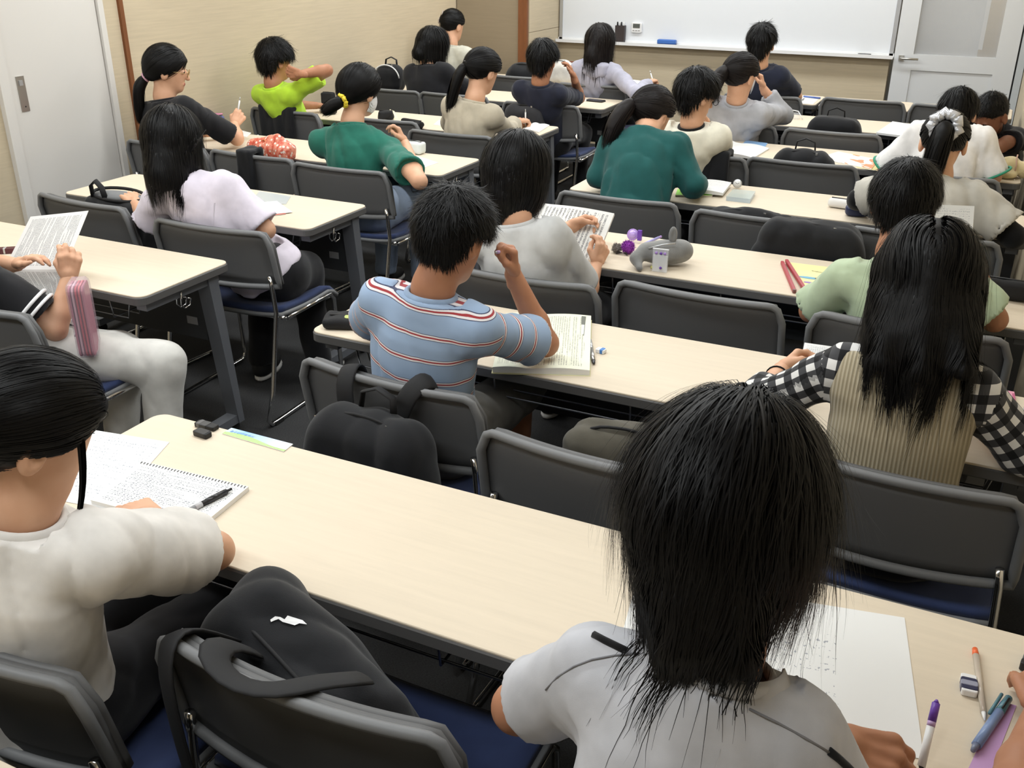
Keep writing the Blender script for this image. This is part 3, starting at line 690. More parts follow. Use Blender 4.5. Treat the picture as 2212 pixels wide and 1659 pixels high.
# ---------------------------------------------------------------- hair
def ribbons(P, Wd, N):
    """P (n,k,3) strand points, Wd (n,k) half widths, N (n,k,3) surface normals -> verts, quads"""
    T = np.gradient(P, axis=1); B = np.cross(T, N); B /= np.linalg.norm(B, axis=2, keepdims=True)+1e-9
    n, k = P.shape[:2]; A = P-B*Wd[..., None]; C = P+B*Wd[..., None]
    V = np.stack([A, C], 2).reshape(-1, 3); i = (np.arange(n)[:, None]*k+np.arange(k-1)[None])*2; i = i.ravel()
    return V, np.stack([i, i+1, i+3, i+2], 1)
def make_hair(o, base, hr, H, HF, hs, coll, q):
    st = hr['style']; rng = np.random.default_rng(hr.get('seed', 1)); n = hr.get('n', 2000); thick = hr.get('th', .014)*hs; R_, F_, U_ = HF
    mname = hr.get('m', 'hair'); w0 = hr.get('w', .0011); hl = hr.get('line', -.062); hl2 = hr.get('ear', .0)
    wld = lambda l: H+(np.asarray(l)*hs) @ HF
    def scalp(p, e=0.):
        l = ((p-H.astype(np.float32)) @ HF.T.astype(np.float32))/hs
        d = ell(l, (0, -.01, .022), np.array((.0785, .0965, .0915))+e/hs)
        # hairline: keep above a surface running forehead - temple - ear - nape
        y = l[:, 1]; zl = np.interp(y, [-.12, -.06, -.02, .012, .03, .05, .075, .12], [hl, hl, hl2-.028, hl2+.01, hl2+.012, hr.get('temple', .02), hr.get('fore', .045), hr.get('fore', .045)])
        d = smax(d, zl-l[:, 2], .012)
        if hr.get('earcut', st in ('pony', 'short')):
            for s_ in (-1, 1): d = smax(d, -ell(l, (s_*.094, .0, -.02), (.028, .031, .042)), .008)
        return d*hs
    tie = wld(hr['tie']) if 'tie' in hr else None
    def base_sdf(p):
        d = scalp(p, thick)
        if tie is not None: d = smin(d, cap(p, wld(np.asarray(hr['tie'])*.75), tie, .022, .016), .03)
        for a, b, ra, rb, fl in hr.get('vol', ()):
            a, b = wld(a), V3(b) if len(b) == 4 else wld(b); d = smin(d, cap(p, a, b, ra, rb), fl)
        for a, b, ra, rb, fl in hr.get('volw', ()): d = smin(d, cap(p, wld(a), V3(b), ra, rb), fl)
        return d+hr.get('rough', .0022)*wob(p, 90, 4)
    pts = [H]+[V3(v[1]) for v in hr.get('volw', ())]+[wld(a) for v in hr.get('vol', ()) for a in (v[0], v[1])]+([tie] if tie is not None else [])
    lo, hi = bbox(pts, .145*hs); v, f = nets(base_sdf, lo, hi, .0065*q); meshes = [(v, f)]
    # strands
    d = rng.normal(size=(n*3, 3)); d /= np.linalg.norm(d, axis=1, keepdims=True); l = d*np.array((.0785, .0965, .0915))+np.array([0, -.01, .022])
    zl = np.interp(l[:, 1], [-.12, -.06, -.02, .012, .03, .05, .075, .12], [hl, hl, hl2-.028, hl2+.01, hl2+.012, hr.get('temple', .02), hr.get('fore', .045), hr.get('fore', .045)])
    ec_ = (np.abs(l[:, 0]) > .062) & (np.abs(l[:, 1]) < .026) & (l[:, 2] < .012) & hr.get('earcut', st in ('pony', 'short'))
    l = l[(l[:, 2] > zl+.004) & ~ec_][:n]; n = len(l); P = wld(l+(l-np.array([0, -.01, .022]))/np.linalg.norm(l-np.array([0, -.01, .022]), axis=1, keepdims=True)*thick*.8/hs); off = rng.uniform(0, 1.0, n)**1.5*hr.get('fluff', .006); k = hr.get('k', 9)
    whorl = wld(hr.get('whorl', (.0, -.055, .1))); Ln = hr.get('len', .09)*rng.uniform(.75, 1.1, n)
    if st == 'short' and hr.get('earcut', True): Ln *= np.where((np.abs(l[:, 0]) > .05) & (l[:, 2] < .045), .45, np.where(l[:, 2] < -.02, .7, 1.0))
    if 'nape' in hr: Ln *= np.where((l[:, 1] < -.03) & (l[:, 2] < .0), hr['nape'], 1.0)
    if 'layer' in hr: Ln *= 1+hr['layer']*np.clip((l[:, 2]-.0)/.1, -1, 1)
    clump = rng.integers(0, max(1, n//hr.get('cl', 14)), n); cj = rng.normal(size=(n, 3))[clump % n]; jit = cj*.6+rng.normal(size=(n, 3))*.4
    grav = V3(hr.get('grav', (0, 0, -1))); pts = [P+0]; nor = []
    stp = Ln/(k-1); spread = hr.get('spread', .25); out = hr.get('out', 0.); part = hr.get('part', None)
    for i in range(k):
        c = (P-wld((0, -.01, .022))); nn = c @ HF.T/np.array((.0785, .0965, .0915))**2; nn = nn @ HF; nn /= np.linalg.norm(nn, axis=1, keepdims=True)+1e-9
        nor.append(nn)
        if i == k-1: break
        t_ = i/(k-1)
        if st == 'pony':
            g = tie-P; dist = np.linalg.norm(g, axis=1, keepdims=True); g = g/(dist+1e-9); dirv = g-nn*np.sum(g*nn, 1, keepdims=True)*.9; stp_ = np.minimum(stp, dist[:, 0]*.8)
        else:
            g = P-whorl; g -= nn*np.sum(g*nn, 1, keepdims=True); g /= np.linalg.norm(g, axis=1, keepdims=True)+1e-6
            if part is not None and t_ < .5:
                s_ = np.sign(((P-H) @ R_)/hs-part)[:, None]; g = g+.9*s_*R_*np.clip(1-np.abs(((P-H) @ R_)/hs/.06)[:, None], 0, 1)*np.clip(((P-H) @ U_)/hs/.05-1.2, 0, 1)[:, None]
            sdv = scalp(P, 0); gv = grav-nn*np.sum(grav*nn, 1, keepdims=True)*np.where((nn[:, 2] > -.3) & (sdv < .035+thick), .95, .0)[:, None]
            below = np.clip((.03-((P-H) @ U_)/hs)/.06, 0, 1)[:, None]
            dirv = g*(1-below*.75)*hr.get('flow', .8)+gv*(.25+below)+jit*spread*(.3+t_); dirv += nn*out*t_; stp_ = stp
            if hr.get('tuck'):
                ax_ = wld((0, -.035, -.1)); rd_ = P-ax_; rd_[:, 2] = 0; dirv -= rd_/(np.linalg.norm(rd_, axis=1, keepdims=True)+1e-6)*hr['tuck']*np.clip((-.035-((P-H) @ U_)/hs)/.05, 0, 1)[:, None]
        dirv /= np.linalg.norm(dirv, axis=1, keepdims=True)+1e-9; P = P+dirv*stp_[:, None]
        sd = base_sdf(P); e = .004; ii = np.where(sd < off)[0]
        if len(ii):
            gx = np.stack([base_sdf(P[ii]+np.eye(3)[a]*e)-sd[ii] for a in range(3)], 1)/e; gx /= np.linalg.norm(gx, axis=1, keepdims=True)+1e-9
            P[ii] += gx*np.clip(off[ii]-sd[ii], 0, .03)[:, None]; nor[-1][ii] = gx
        if hr.get('coll') and i > 1:
            sd = coll(P); e = .004; gx = np.stack([coll(P+np.eye(3)[a]*e)-sd for a in range(3)], 1)/e; P = P+gx*np.clip(.004+hr.get('coff', 0)+off*.25-sd, 0, .03)[:, None]
        pts.append(P+0)
    PP = np.stack(pts, 1); NN = np.stack(nor, 1); tt = np.linspace(0, 1, k); wd = w0*(1-tt**2*.85)[None]*rng.uniform(.6, 1.3, (n, 1))
    meshes.append(ribbons(PP, wd, NN))
    if st == 'pony' and ('tail' in hr or 'tw' in hr):
        tl = np.array([wld(a) for a in hr['tail']] if 'tail' in hr else [tie+V3(a) for a in hr['tw']]); nt = hr.get('nt', n//2); kk = 10
        s = np.linspace(0, 1, len(tl)); ts = np.linspace(0, 1, kk)
        path = np.stack([np.interp(ts, s, tl[:, a]) for a in range(3)], 1)
        for _ in range(2): path[1:-1] = (path[:-2]+2*path[1:-1]+path[2:])/4
        rad = np.interp(ts, [0, .12, .5, .85, 1], np.array(hr.get('tr', (.012, .03, .036, .028, .012))))
        T = np.gradient(path, axis=0); T /= np.linalg.norm(T, axis=1, keepdims=True); A = np.cross(T, F_); A /= np.linalg.norm(A, axis=1, keepdims=True)+1e-9; B = np.cross(T, A); fl = hr.get('tflat', .7)
        a = rng.uniform(0, 6.28, nt); r = np.sqrt(rng.uniform(.35, 1, nt)); ln = rng.uniform(.85, 1.18, nt)
        off2 = (np.cos(a)*r)[:, None, None]*A[None]*rad[None, :, None]+(np.sin(a)*r*fl)[:, None, None]*B[None]*rad[None, :, None]
        Pt = path[0]+(path[None]-path[0])*1+off2; Pt = Pt[:, :1]+(Pt-Pt[:, :1])*ln[:, None, None]+rng.normal(size=(nt, 1, 3))*ts[None, :, None]*.005
        Nt = off2/(np.linalg.norm(off2, axis=2, keepdims=True)+1e-9); meshes.append(ribbons(Pt, w0*1.2*(1-ts[None]**3*.8)*np.ones((nt, 1)), Nt))
        def tsd(p):
            d_ = None
            for i in range(kk-1):
                e_ = cap(p, path[i], path[i+1], rad[i]*.82, rad[i+1]*.82); d_ = e_ if d_ is None else smin(d_, e_, .015)
            return d_+.002*wob(p*np.array([1, 1, .3]), 150, 6)
        meshes.append(nets(tsd, *bbox(path, .06), .006*q))
    for lk in hr.get('locks', ()):
        lp_ = np.array([wld(a) for a in lk]); ts = np.linspace(0, 1, 9); s_ = np.linspace(0, 1, len(lp_)); pa = np.stack([np.interp(ts, s_, lp_[:, a]) for a in range(3)], 1)
        for _ in range(2): pa[1:-1] = (pa[:-2]+2*pa[1:-1]+pa[2:])/4
        nl_ = 120; Pl = pa[None]+rng.normal(size=(nl_, 1, 3))*.0022*(1-.6*ts[None, :, None]); meshes.append(ribbons(Pl, .001*np.ones((nl_, 1))*(1-ts[None]**3*.8), np.broadcast_to(rng.normal(size=(nl_, 1, 3)), Pl.shape)))
    v, f = join(meshes); ho = np_mesh('hair', v-base, f, M[mname], o)
    if tie is not None and hr.get('band'):
        bm_, br, bw = hr['band']; tdir = nrm(tie-H); 
        if 'tail' in hr or 'tw' in hr: tdir = nrm(nrm(tie-H)+nrm(path[3]-path[0])*.6)
        x_ = nrm(np.cross(tdir, [.1, .2, 1])); y_ = np.cross(tdir, x_); mb = MB(); c = tie-base; N_ = 40
        mb.tube([c+br*(math.cos(a)*x_+math.sin(a)*y_)*(1+.10*math.sin(a*9)*(bw > .007)) for a in np.linspace(0, 2*math.pi, N_+1)[:-1]], [bw*(1+.25*math.sin(i*2.4)*(bw > .007)) for i in range(N_)], 8, closed=True); mb.build('hair_tie', M[bm_], o)
    return ho
# ================================================================ clothing materials
def fab(k, c, **kw): M[k] = fabric(k, S(*c), **kw)
for k, c in dict(pants_black=(26, 26, 29), denim=(150, 166, 190), white_trousers=(214, 212, 206), shorts_grey=(120, 118, 112), tee_white=(232, 228, 222), polo=(192, 192, 196), tee_black=(24, 24, 27), robe_black=(20, 20, 24),
                 lavender=(222, 214, 226), green_tee=(38, 108, 92), dark_green=(28, 84, 82), neon=(186, 226, 62), beige_tee=(186, 176, 156), sand=(196, 194, 180), navy=(36, 39, 54), hoodie=(176, 175, 190), grey_tee=(196, 196, 194), cream=(232, 228, 210), sweater=(172, 173, 178),
                 navy2=(30, 35, 52), blue_plain=(156, 178, 206), white_shirt=(238, 236, 234), oat=(190, 186, 176), pale_green=(184, 200, 168), green_trim=(60, 150, 120), white_band=(236, 236, 236), olive=(70, 66, 58), deep_black=(14, 14, 16)).items(): fab(k, c)
M['shoe_black'] = mat('shoe_black', S(26, 26, 27), .6); M['sole'] = mat('sole', S(210, 208, 204), .6)
M['yellow_tie'] = mat('yellow_tie', S(240, 214, 60), .6); M['pink_tie'] = mat('pink_tie', S(226, 176, 196), .6); M['white_tie'] = mat('white_tie', S(225, 225, 228), .5)
M['silver'] = mat('silver_satin', S(205, 206, 210), .3, .35); M['black_frame'] = mat('black_frame', S(20, 20, 22), .3); M['gold_frame'] = mat('gold_frame', S(190, 160, 110), .3, .8)
# striped tee: light blue with white / red / white bands edged in navy
m = M['stripe'] = fabric('striped_tee', S(156, 178, 206)); t = NT(m); uvn = t.n('ShaderNodeUVMap'); v_ = t.sep(uvn.outputs[0])[1]
fr = t.math('FRACT', t.math('DIVIDE', t.math('ADD', v_, .013), .062)); bl = S(156, 178, 206); wh = S(236, 232, 232); rd = S(168, 62, 66); nv = S(70, 76, 104)
t.col(t.ramp(fr, [(0, nv), (.022, wh), (.085, rd), (.145, wh), (.205, nv), (.228, bl)], 'CONSTANT'))
# gingham
m = M['gingham'] = fabric('gingham', S(200, 200, 200)); t = NT(m); uvn = t.n('ShaderNodeUVMap'); sx = t.sep(uvn.outputs[0])
a_ = t.math('GREATER_THAN', t.math('FRACT', t.math('DIVIDE', sx[0], .042)), .5); b_ = t.math('GREATER_THAN', t.math('FRACT', t.math('DIVIDE', sx[1], .042)), .5)
t.col(t.ramp(t.math('MULTIPLY', t.math('ADD', a_, b_), .5), [(0, S(228, 226, 222)), (.3, S(66, 66, 68)), (.8, S(18, 18, 20))], 'CONSTANT'))
m = M['rib'] = fabric('ribbed_vest', S(176, 164, 138)); t = NT(m); uvn = t.n('ShaderNodeUVMap'); sx = t.sep(uvn.outputs[0])
s_ = t.math('SINE', t.math('MULTIPLY', sx[0], 720.0)); t.col(t.ramp(t.math('ADD', t.math('MULTIPLY', s_, .5), .5), [(0, S(150, 138, 112)), (1, S(186, 175, 150))])); t.bump(s_, .5, .002)
# ================================================================ the students
Y, Z = aty, atz
def pel(k, dy=.2, dx=0, z=.535): c = CH[k]; return (c[0]+dx, c[1]+dy, z)
DN = (0, 0, -1)
def tbl_arms(pv, yn, xo=.2, yo=.16, lx=None):
    """both hands resting on the table in front"""
    x, y = pv[0], pv[1]
    return [dict(e=(x-xo, yn-.04, .755), w=(x-.10, yn+yo, .74), pose='relax'), dict(e=(x+xo, yn-.04, .755), w=(x+.10, yn+yo, .74), pose='pen')]
SHORT = dict(style='short', len=.065, n=2600, w=.0014, spread=.3, k=8, th=.016, line=-.075, ear=.0, rough=.003)
def hair(d=None, **k): q = dict(d or SHORT); q.update(k); return q
# --- nearest: pale grey polo
p = (-.22, .83, .53)
person('P23', 'person in pale grey polo with shaggy neck-length black hair, nearest the camera', Y(1570, 1100, 1.02), fwd=(.12, 1, -.62), pelvis=p, q=.72, skin='skin_tan', nb=Y(1545, 1430, .93), sh=[Y(1285, 1455, .93), Y(1700, 1590, .93)], bulk=.95,
    arms=[dict(e=(-.46, .98, .80), w=(-.36, 1.2, .745), pose='relax'), dict(e=(.03, .98, .76), w=Z(1795, 1610, .77), hd=(1, .1, -.1), hn=(0, .35, -1), pose='pen', hs=1.12)],
    shirt=dict(m='polo', slv=.7, sr=0.058, inf=0.011, fs=.8, neck=.066, cw=.006), pants=dict(m='pants_black'),
    hair=hair(len=.27, n=16000, volw=[((-.02, -.06, -.05), Y(1470, 1395, .875), .05, .022, .04), ((.03, -.06, -.05), Y(1590, 1425, .88), .05, .022, .04)], nape=1.3, tuck=.3, w=.0010, k=15, th=.034, fluff=.010, line=-.13, ear=-.05, coll=True, spread=.22, whorl=(0, -.03, .118), flow=.7, layer=-.12, cl=22, seed=5, vol=[((0, -.04, -.03), (0, -.06, -.1), .07, .03, .05), ((-.055, -.01, -.0), (-.05, -.02, -.06), .03, .012, .04), ((.055, -.01, -.0), (.05, -.02, -.06), .03, .012, .04)]))
# --- white tee girl at bottom left
p = (-1.38, .88, .53)
person('P22', 'girl in white tee at bottom left leaning an elbow on the nearest table', Y(72, 925, .92), fwd=(.55, .85, -.55), pelvis=p, q=.72, nb=Y(45, 1115, .87),
    arms=[dict(e=(-1.65, .93, .70), w=(-1.53, 1.1, .62)), dict(e=Z(462, 1190, .745), w=Z(330, 1120, .745), pose='relax')], sh=[Y(-190, 1130, .86), Y(215, 1195, .9)],
    shirt=dict(m='tee_white', slv=.74, sr=0.07, se=.08, inf=0.019, fs=1.05, h=.008, neck=.062), hair=hair(style='pony', n=8000, w=.0009, len=.16, tie=(-.01, -.115, -.03), th=.016, tw=[(0, 0, 0), (-.02, -.03, -.06), (-.03, -.03, -.18)], band=('black_frame', .014, .004), line=-.085, ear=-.015, k=9, seed=3, locks=[[(.075, .05, .03), (.085, .075, -.03), (.09, .09, -.10), (.085, .095, -.15)]]))
# --- striped tee boy
p = pel('R2a', .205)
person('P21', 'boy in light blue tee with red and white stripes, elbow on the thick workbook', (-1.195, 2.13, 1.1), fwd=(.22, 1, -.5), pelvis=p, q=.75, skin='skin_tan', shw=0.137, nb=(-1.225, 2.06, .96),
    arms=[dict(e=(-1.55, 2.25, .76), w=(-1.36, 2.44, .745)), dict(e=Z(1178, 742, .765), w=Y(1108, 592, 2.27), hd=(-.1, -.02, 1), hn=(-.6, -.55, .1), pose='grip')],
    shirt=dict(m='stripe', mc='blue_plain', slv=.8, sr=0.054, se=.068, inf=0.015, fs=.9, neck=.06), pants=dict(m='shorts_grey', r=1.15, short=True),
    hair=hair(n=8000, w=.001, len=.062, th=.017, k=8, line=-.085, spread=.35, out=.25, whorl=(.01, -.06, .105), seed=8))
# --- ribbed vest girl
p = pel('R2c', .205)
person('P20', 'girl with long straight black hair in ribbed beige vest over gingham shirt', (-.075, 2.29, 1.105), fwd=(-.12, 1, -.45), pelvis=p, q=.78, nb=(-.075, 2.2, .955), shw=0.137,
    arms=[dict(e=Z(1640, 868, .77), w=Z(1688, 800, .76), hd=(.25, 1, .12), hn=(.9, -.2, -.4), pose='hold'), dict(e=(.19, 2.23, .76), w=(.1, 2.45, .745))],
    shirt=dict(m='gingham', slv=1.25, sr=0.054, se=.056, inf=0.005, fs=1.0), vest=dict(m='rib', w=.165),
    hair=hair(style='long', volw=[((0, -.06, -.06), Y(1990, 805, 2.08), .06, .024, .05), ((-.05, -.05, -.06), Y(1900, 785, 2.09), .045, .022, .05), ((.05, -.05, -.06), Y(2080, 800, 2.09), .045, .022, .05)], len=.36, n=15000, w=.0012, k=20, fluff=.010, th=.02, line=-.09, ear=-.05, coll=True, spread=.13, part=0.0, whorl=(0, .01, .118), flow=.7, cl=30, seed=11, vol=[((0, -.05, 0), (0, -.10, -.12), .08, .045, .05), ((-.05, -.04, 0), (-.07, -.07, -.12), .045, .028, .05), ((.05, -.04, 0), (.07, -.07, -.12), .045, .028, .05)]))
# --- pale green tee boy
p = pel('R3c', .205)
person('P19', 'boy in pale green tee with elbows spread, behind the long haired girl', (-.205, 3.14, 1.065), fwd=(.05, 1, -.45), pelvis=p, nb=(-.2, 3.06, .915), shw=0.142, skin='skin_tan',
    arms=[dict(e=Y(1752, 672, 3.13), w=(-.22, 3.38, .745)), dict(e=Y(2148, 690, 3.08), w=Y(2110, 580, 3.26), hd=(-.4, .6, .6), hn=(-.8, .3, 0), pose='hold')],
    shirt=dict(m='pale_green', slv=.86, sr=0.060, se=.076, inf=0.013, fs=1.2), hair=hair(n=5000, len=.072, w=.0013, th=.024, seed=4, spread=.25))
# --- grey printed tee kid
p = pel('R3a', .205)
person('P11', 'kid with black bob hair in grey printed tee reading a book', (-1.415, 2.97, 1.075), fwd=(.15, 1, -.4), pelvis=p, nb=(-1.39, 2.9, .92), shw=0.132,
    arms=[dict(e=(-1.6, 3.1, .76), w=(-1.37, 3.33, .8), pose='hold', hn=(.8, .3, 0)), dict(e=Y(1264, 642, 3.06), w=Y(1288, 572, 3.24), hd=(.15, .45, .8), hn=(-.8, .4, .1), pose='hold')],
    shirt=dict(m='grey_tee', slv=.8, sr=0.058, se=.074, inf=0.017, fs=1.0), hair=hair(style='long', len=.2, n=6000, w=.0012, k=11, th=.026, line=-.11, ear=-.06, spread=.08, coll=True, tuck=.5, whorl=(0, -.03, .118), seed=6, cl=30, vol=[((0, -.04, -.02), (0, -.05, -.085), .085, .07, .05), ((.045, .0, -.01), (.05, -.01, -.08), .045, .04, .04), ((-.045, .0, -.01), (-.05, -.01, -.08), .045, .04, .04)]))
# --- lavender girl
p = pel('L2b', .205, .03)
person('P2', 'girl with long black hair in lavender shirt leaning to the left', Y(375, 300, 2.93), fwd=(-.25, 1, -.35), pelvis=(p[0]+.03, 3.04, p[2]), sh=[Y(338, 440, 2.92), Y(492, 408, 2.93)], nb=(-2.83, 2.885, .915), shw=0.137,
    arms=[dict(e=Y(322, 482, 2.93), w=Z(292, 440, .755), pose='relax'), dict(e=(-2.50, 2.96, .74), w=(-2.72, 3.16, .75))], lean_r=-3,
    shirt=dict(m='lavender', slv=.9, sr=0.058, se=.075, inf=0.019, fs=1.2, flare=1.3, name='shirt'), pants=dict(m='pants_black', r=1.15),
    legs=[((-2.72, 3.2, .5), (-2.72, 3.1)), ((-2.52, 3.2, .5), (-2.50, 3.22))],
    hair=hair(style='long', len=.25, n=6000, w=.0012, k=13, th=.02, line=-.1, ear=-.05, coll=True, spread=.1, whorl=(0, -.02, .12), seed=9, cl=30, vol=[((0, -.05, 0), (.01, -.085, -.15), .085, .06, .05), ((.05, -.02, 0), (.06, -.05, -.15), .045, .035, .05), ((-.05, -.02, 0), (-.05, -.04, -.15), .045, .035, .05)]))
# --- girl in black tee, glasses
p = pel('L3a', .205)
person('P3', 'girl in black tee with glasses and low ponytail, pink hair tie, looking right', (-4.01, 4.1, 1.135), fwd=(.8, .6, -.2), pelvis=p, face=True, glasses='gold_frame', nb=(-4.03, 4.06, .98), shw=0.142, bulk=1.05,
    arms=[dict(e=(-4.2, 4.26, .76), w=(-4.05, 4.45, .745)), dict(e=Z(512, 300, .755), w=Z(506, 268, .80), hd=(.1, .5, .5), hn=(-.7, .3, -.5), pose='pen')],
    shirt=dict(m='tee_black', slv=.85, sr=0.060, inf=0.015, fs=.8), hair=hair(style='pony', n=3000, w=.0016, len=.2, tie=(-.01, -.112, -.064), th=.016, tw=[(0, 0, 0), (-.03, -.03, -.05), (-.04, -.035, -.2)], tr=(.013, .028, .032, .026, .012), band=('pink_tie', .021, .007), line=-.078, k=8))
# --- green tee girl
p = pel('L3c', .205)
person('P5', 'girl in green tee with yellow scrunchie raising a hand to her mask', (-2.85, 4.18, 1.09), fwd=(.25, 1, -.3), pelvis=p, nb=(-2.86, 4.1, .935), sh=[Y(695, 308, 4.1), Y(838, 325, 4.12)], shw=0.137,
    arms=[dict(e=(-3.05, 4.25, .76), w=(-2.9, 4.42, .745)), dict(e=Z(906, 392, .765), w=Y(874, 308, 4.25), hd=(-.5, .1, .85), hn=(-.7, -.5, -.2), pose='hold')],
    shirt=dict(m='green_tee', slv=.7, sr=0.058, se=.076, inf=0.019, fs=1.1, neck=.066), pants=dict(m='denim', r=1.2), hair=hair(style='pony', n=3200, w=.0016, len=.2, tie=(.012, -.112, -.066), th=.018, tw=[(0, 0, 0), (-.04, -.02, -.015), (-.085, -.03, -.05)], tr=(.012, .026, .03, .028, .02), band=('yellow_tie', .026, .010), line=-.078, k=8, rough=.004))
# --- neon boy
p = pel('L4a', .205)
person('P4', 'boy in neon green tee with one hand behind his neck', (-4.09, 5.1, 1.075), fwd=(.5, 1, -.2), pelvis=p, nb=(-4.1, 5.06, .93), shw=0.122, skin='skin_tan', q=1.3,
    arms=[dict(e=(-4.24, 5.3, .77), w=(-4.1, 5.5, .745)), dict(e=Y(706, 152, 5.17), w=Y(650, 160, 5.0), hd=(-1, -.15, .1), hn=(0, 1, .2), pose='relax')],
    shirt=dict(m='neon', slv=.8, sr=0.052, se=.07, inf=0.013), hair=hair(n=2600, w=.0018, len=.08, th=.024, line=-.075))
# --- beige tee ponytail girl
p = pel('L4c', .205)
person('P8', 'girl in beige tee with ponytail and white hair tie, writing', (-2.67, 5.15, 1.085), fwd=(.4, 1, -.5), pelvis=p, nb=(-2.69, 5.07, .93), shw=0.127, q=1.2,
    arms=[dict(e=(-2.95, 5.25, .76), w=(-2.78, 5.45, .745)), dict(e=Y(1096, 282, 5.24), w=Z(1118, 262, .745), hd=(.5, .9, 0), pose='pen')],
    shirt=dict(m='beige_tee', slv=1.6, sr=0.056, se=.05, inf=0.015), hair=hair(style='pony', n=2400, w=.0018, len=.2, tie=(-.02, -.12, -.01), th=.015, tw=[(0, 0, 0), (-.02, -.035, -.04), (-.05, -.05, -.14), (-.075, -.045, -.22)], band=('white_tie', .021, .006), line=-.078, k=8, tr=(.012, .03, .034, .028, .012)))
# --- robe girl
p = (-3.68, 6.33, .535)
person('P6', 'girl in black robe with parted black hair beside the tote bag', (-3.72, 6.4, 1.07), fwd=(.4, .9, -.45), pelvis=p, nb=(-3.73, 6.33, .93), shw=.125, q=1.4, bulk=1.1,
    arms=[dict(e=(-3.92, 6.48, .78), w=(-3.8, 6.68, .745)), dict(e=(-3.5, 6.46, .78), w=(-3.55, 6.68, .745))], shirt=dict(m='robe_black', slv=1.8, sr=.066, se=.06, inf=.022), hair=hair(style='long', n=1800, w=.002, len=.2, th=.016, k=10, line=-.1, ear=-.02, coll=True, spread=.1, part=-.02, vol=[((0, -.05, 0), (0, -.09, -.1), .07, .05, .05)]))
# --- claw clip girl
p = pel('L6a', .205)
person('P7', 'girl in pale grey sweatshirt with claw clip by the pillar', (-4.08, 7.35, 1.115), fwd=(.35, 1, -.3), pelvis=p, nb=(-4.07, 7.28, .97), shw=.15, q=1.5,
    arms=tbl_arms(p, YN['L6']), shirt=dict(m='sand', slv=1.8, sr=.07, se=.05, inf=.026), hair=hair(style='pony', n=1500, w=.0022, len=.18, tie=(-.02, -.09, .02), th=.012, line=-.055, k=7))
# --- navy boy hand at ear
p = pel('L5c', .205)
person('P9', 'boy in navy tee holding a hand to his ear', (-2.68, 6.0, 1.06), fwd=(.1, 1, -.25), pelvis=(p[0], 6.16, p[2]), nb=(-2.69, 5.98, .915), shw=0.132, q=1.3, skin='skin_tan',
    arms=[dict(e=(-2.95, 6.4, .77), w=(-2.8, 6.6, .745)), dict(e=Z(1252, 212, .765), w=Y(1240, 168, 6.2), hd=(-.35, -.1, .9), hn=(-.6, -.3, -.3), pose='relax')],
    shirt=dict(m='navy', slv=.8, sr=0.056, inf=0.015), hair=hair(n=2200, w=.002, len=.08, th=.02, line=-.085))
# --- hoodie girl
p = pel('L6c', .205)
person('P10', 'girl with long hair in grey hoodie writing below the whiteboard', (-2.72, 7.12, 1.075), fwd=(.15, 1, -.3), pelvis=p, nb=(-2.72, 7.06, .93), shw=0.137, q=1.4,
    arms=[dict(e=(-2.98, 7.35, .77), w=(-2.82, 7.55, .745)), dict(e=Z(1378, 205, .77), w=Z(1400, 178, .76), hd=(.4, .8, .15), pose='pen')],
    shirt=dict(m='hoodie', slv=1.85, sr=0.058, se=.045, inf=0.019, fs=1.4, hood=True), hair=hair(style='long', len=.28, n=2600, w=.002, k=12, th=.016, line=-.1, ear=-.05, coll=True, spread=.14, m='hair_brown', vol=[((0, -.05, 0), (0, -.09, -.12), .08, .055, .05)]))
# --- dark green girl
p = pel('R4a', .205)
person('P12', 'girl in dark green long sleeves bent over her book, brown ponytail', (-1.435, 4.46, 1.04), fwd=(.5, 1, -.7), pelvis=p, nb=(-1.425, 4.36, .975), shw=0.15, bulk=1.08, q=1.1,
    arms=[dict(e=(-1.62, 4.28, .77), w=(-1.52, 4.5, .745)), dict(e=(-1.16, 4.28, .78), w=(-1.2, 4.48, .745))],
    shirt=dict(m='dark_green', slv=1.9, sr=0.060, se=.045, inf=0.021, fs=1.2), hair=hair(style='pony', n=3200, w=.0016, len=.2, tie=(-.035, -.10, .0), th=.015, m='hair_brown', tw=[(0, 0, 0), (-.02, -.05, -.01), (-.05, -.10, -.07), (-.07, -.12, -.16)], tr=(.014, .034, .046, .044, .022), tflat=.5, line=-.078, k=8))
# --- glasses boy cream tee
p = pel('R5a', .205)
person('P13', 'boy with glasses in cream tee with black collar, cheek on hand', (-1.37, 4.95, 1.07), fwd=(.65, .8, -.35), pelvis=(p[0], 5.1, p[2]), nb=(-1.38, 4.93, .92), q=1.2, face=True, glasses='black_frame',
    arms=[dict(e=(-1.58, 5.3, .77), w=(-1.42, 5.5, .745)), dict(e=Z(1552, 320, .765), w=Y(1534, 288, 5.2), hd=(-.25, -.1, .95), hn=(-.8, -.3, 0), pose='relax')],
    shirt=dict(m='cream', slv=.85, sr=.066, se=.074, inf=.022, mc='deep_black'), hair=hair(n=2600, w=.0018, len=.085, th=.022, line=-.085))
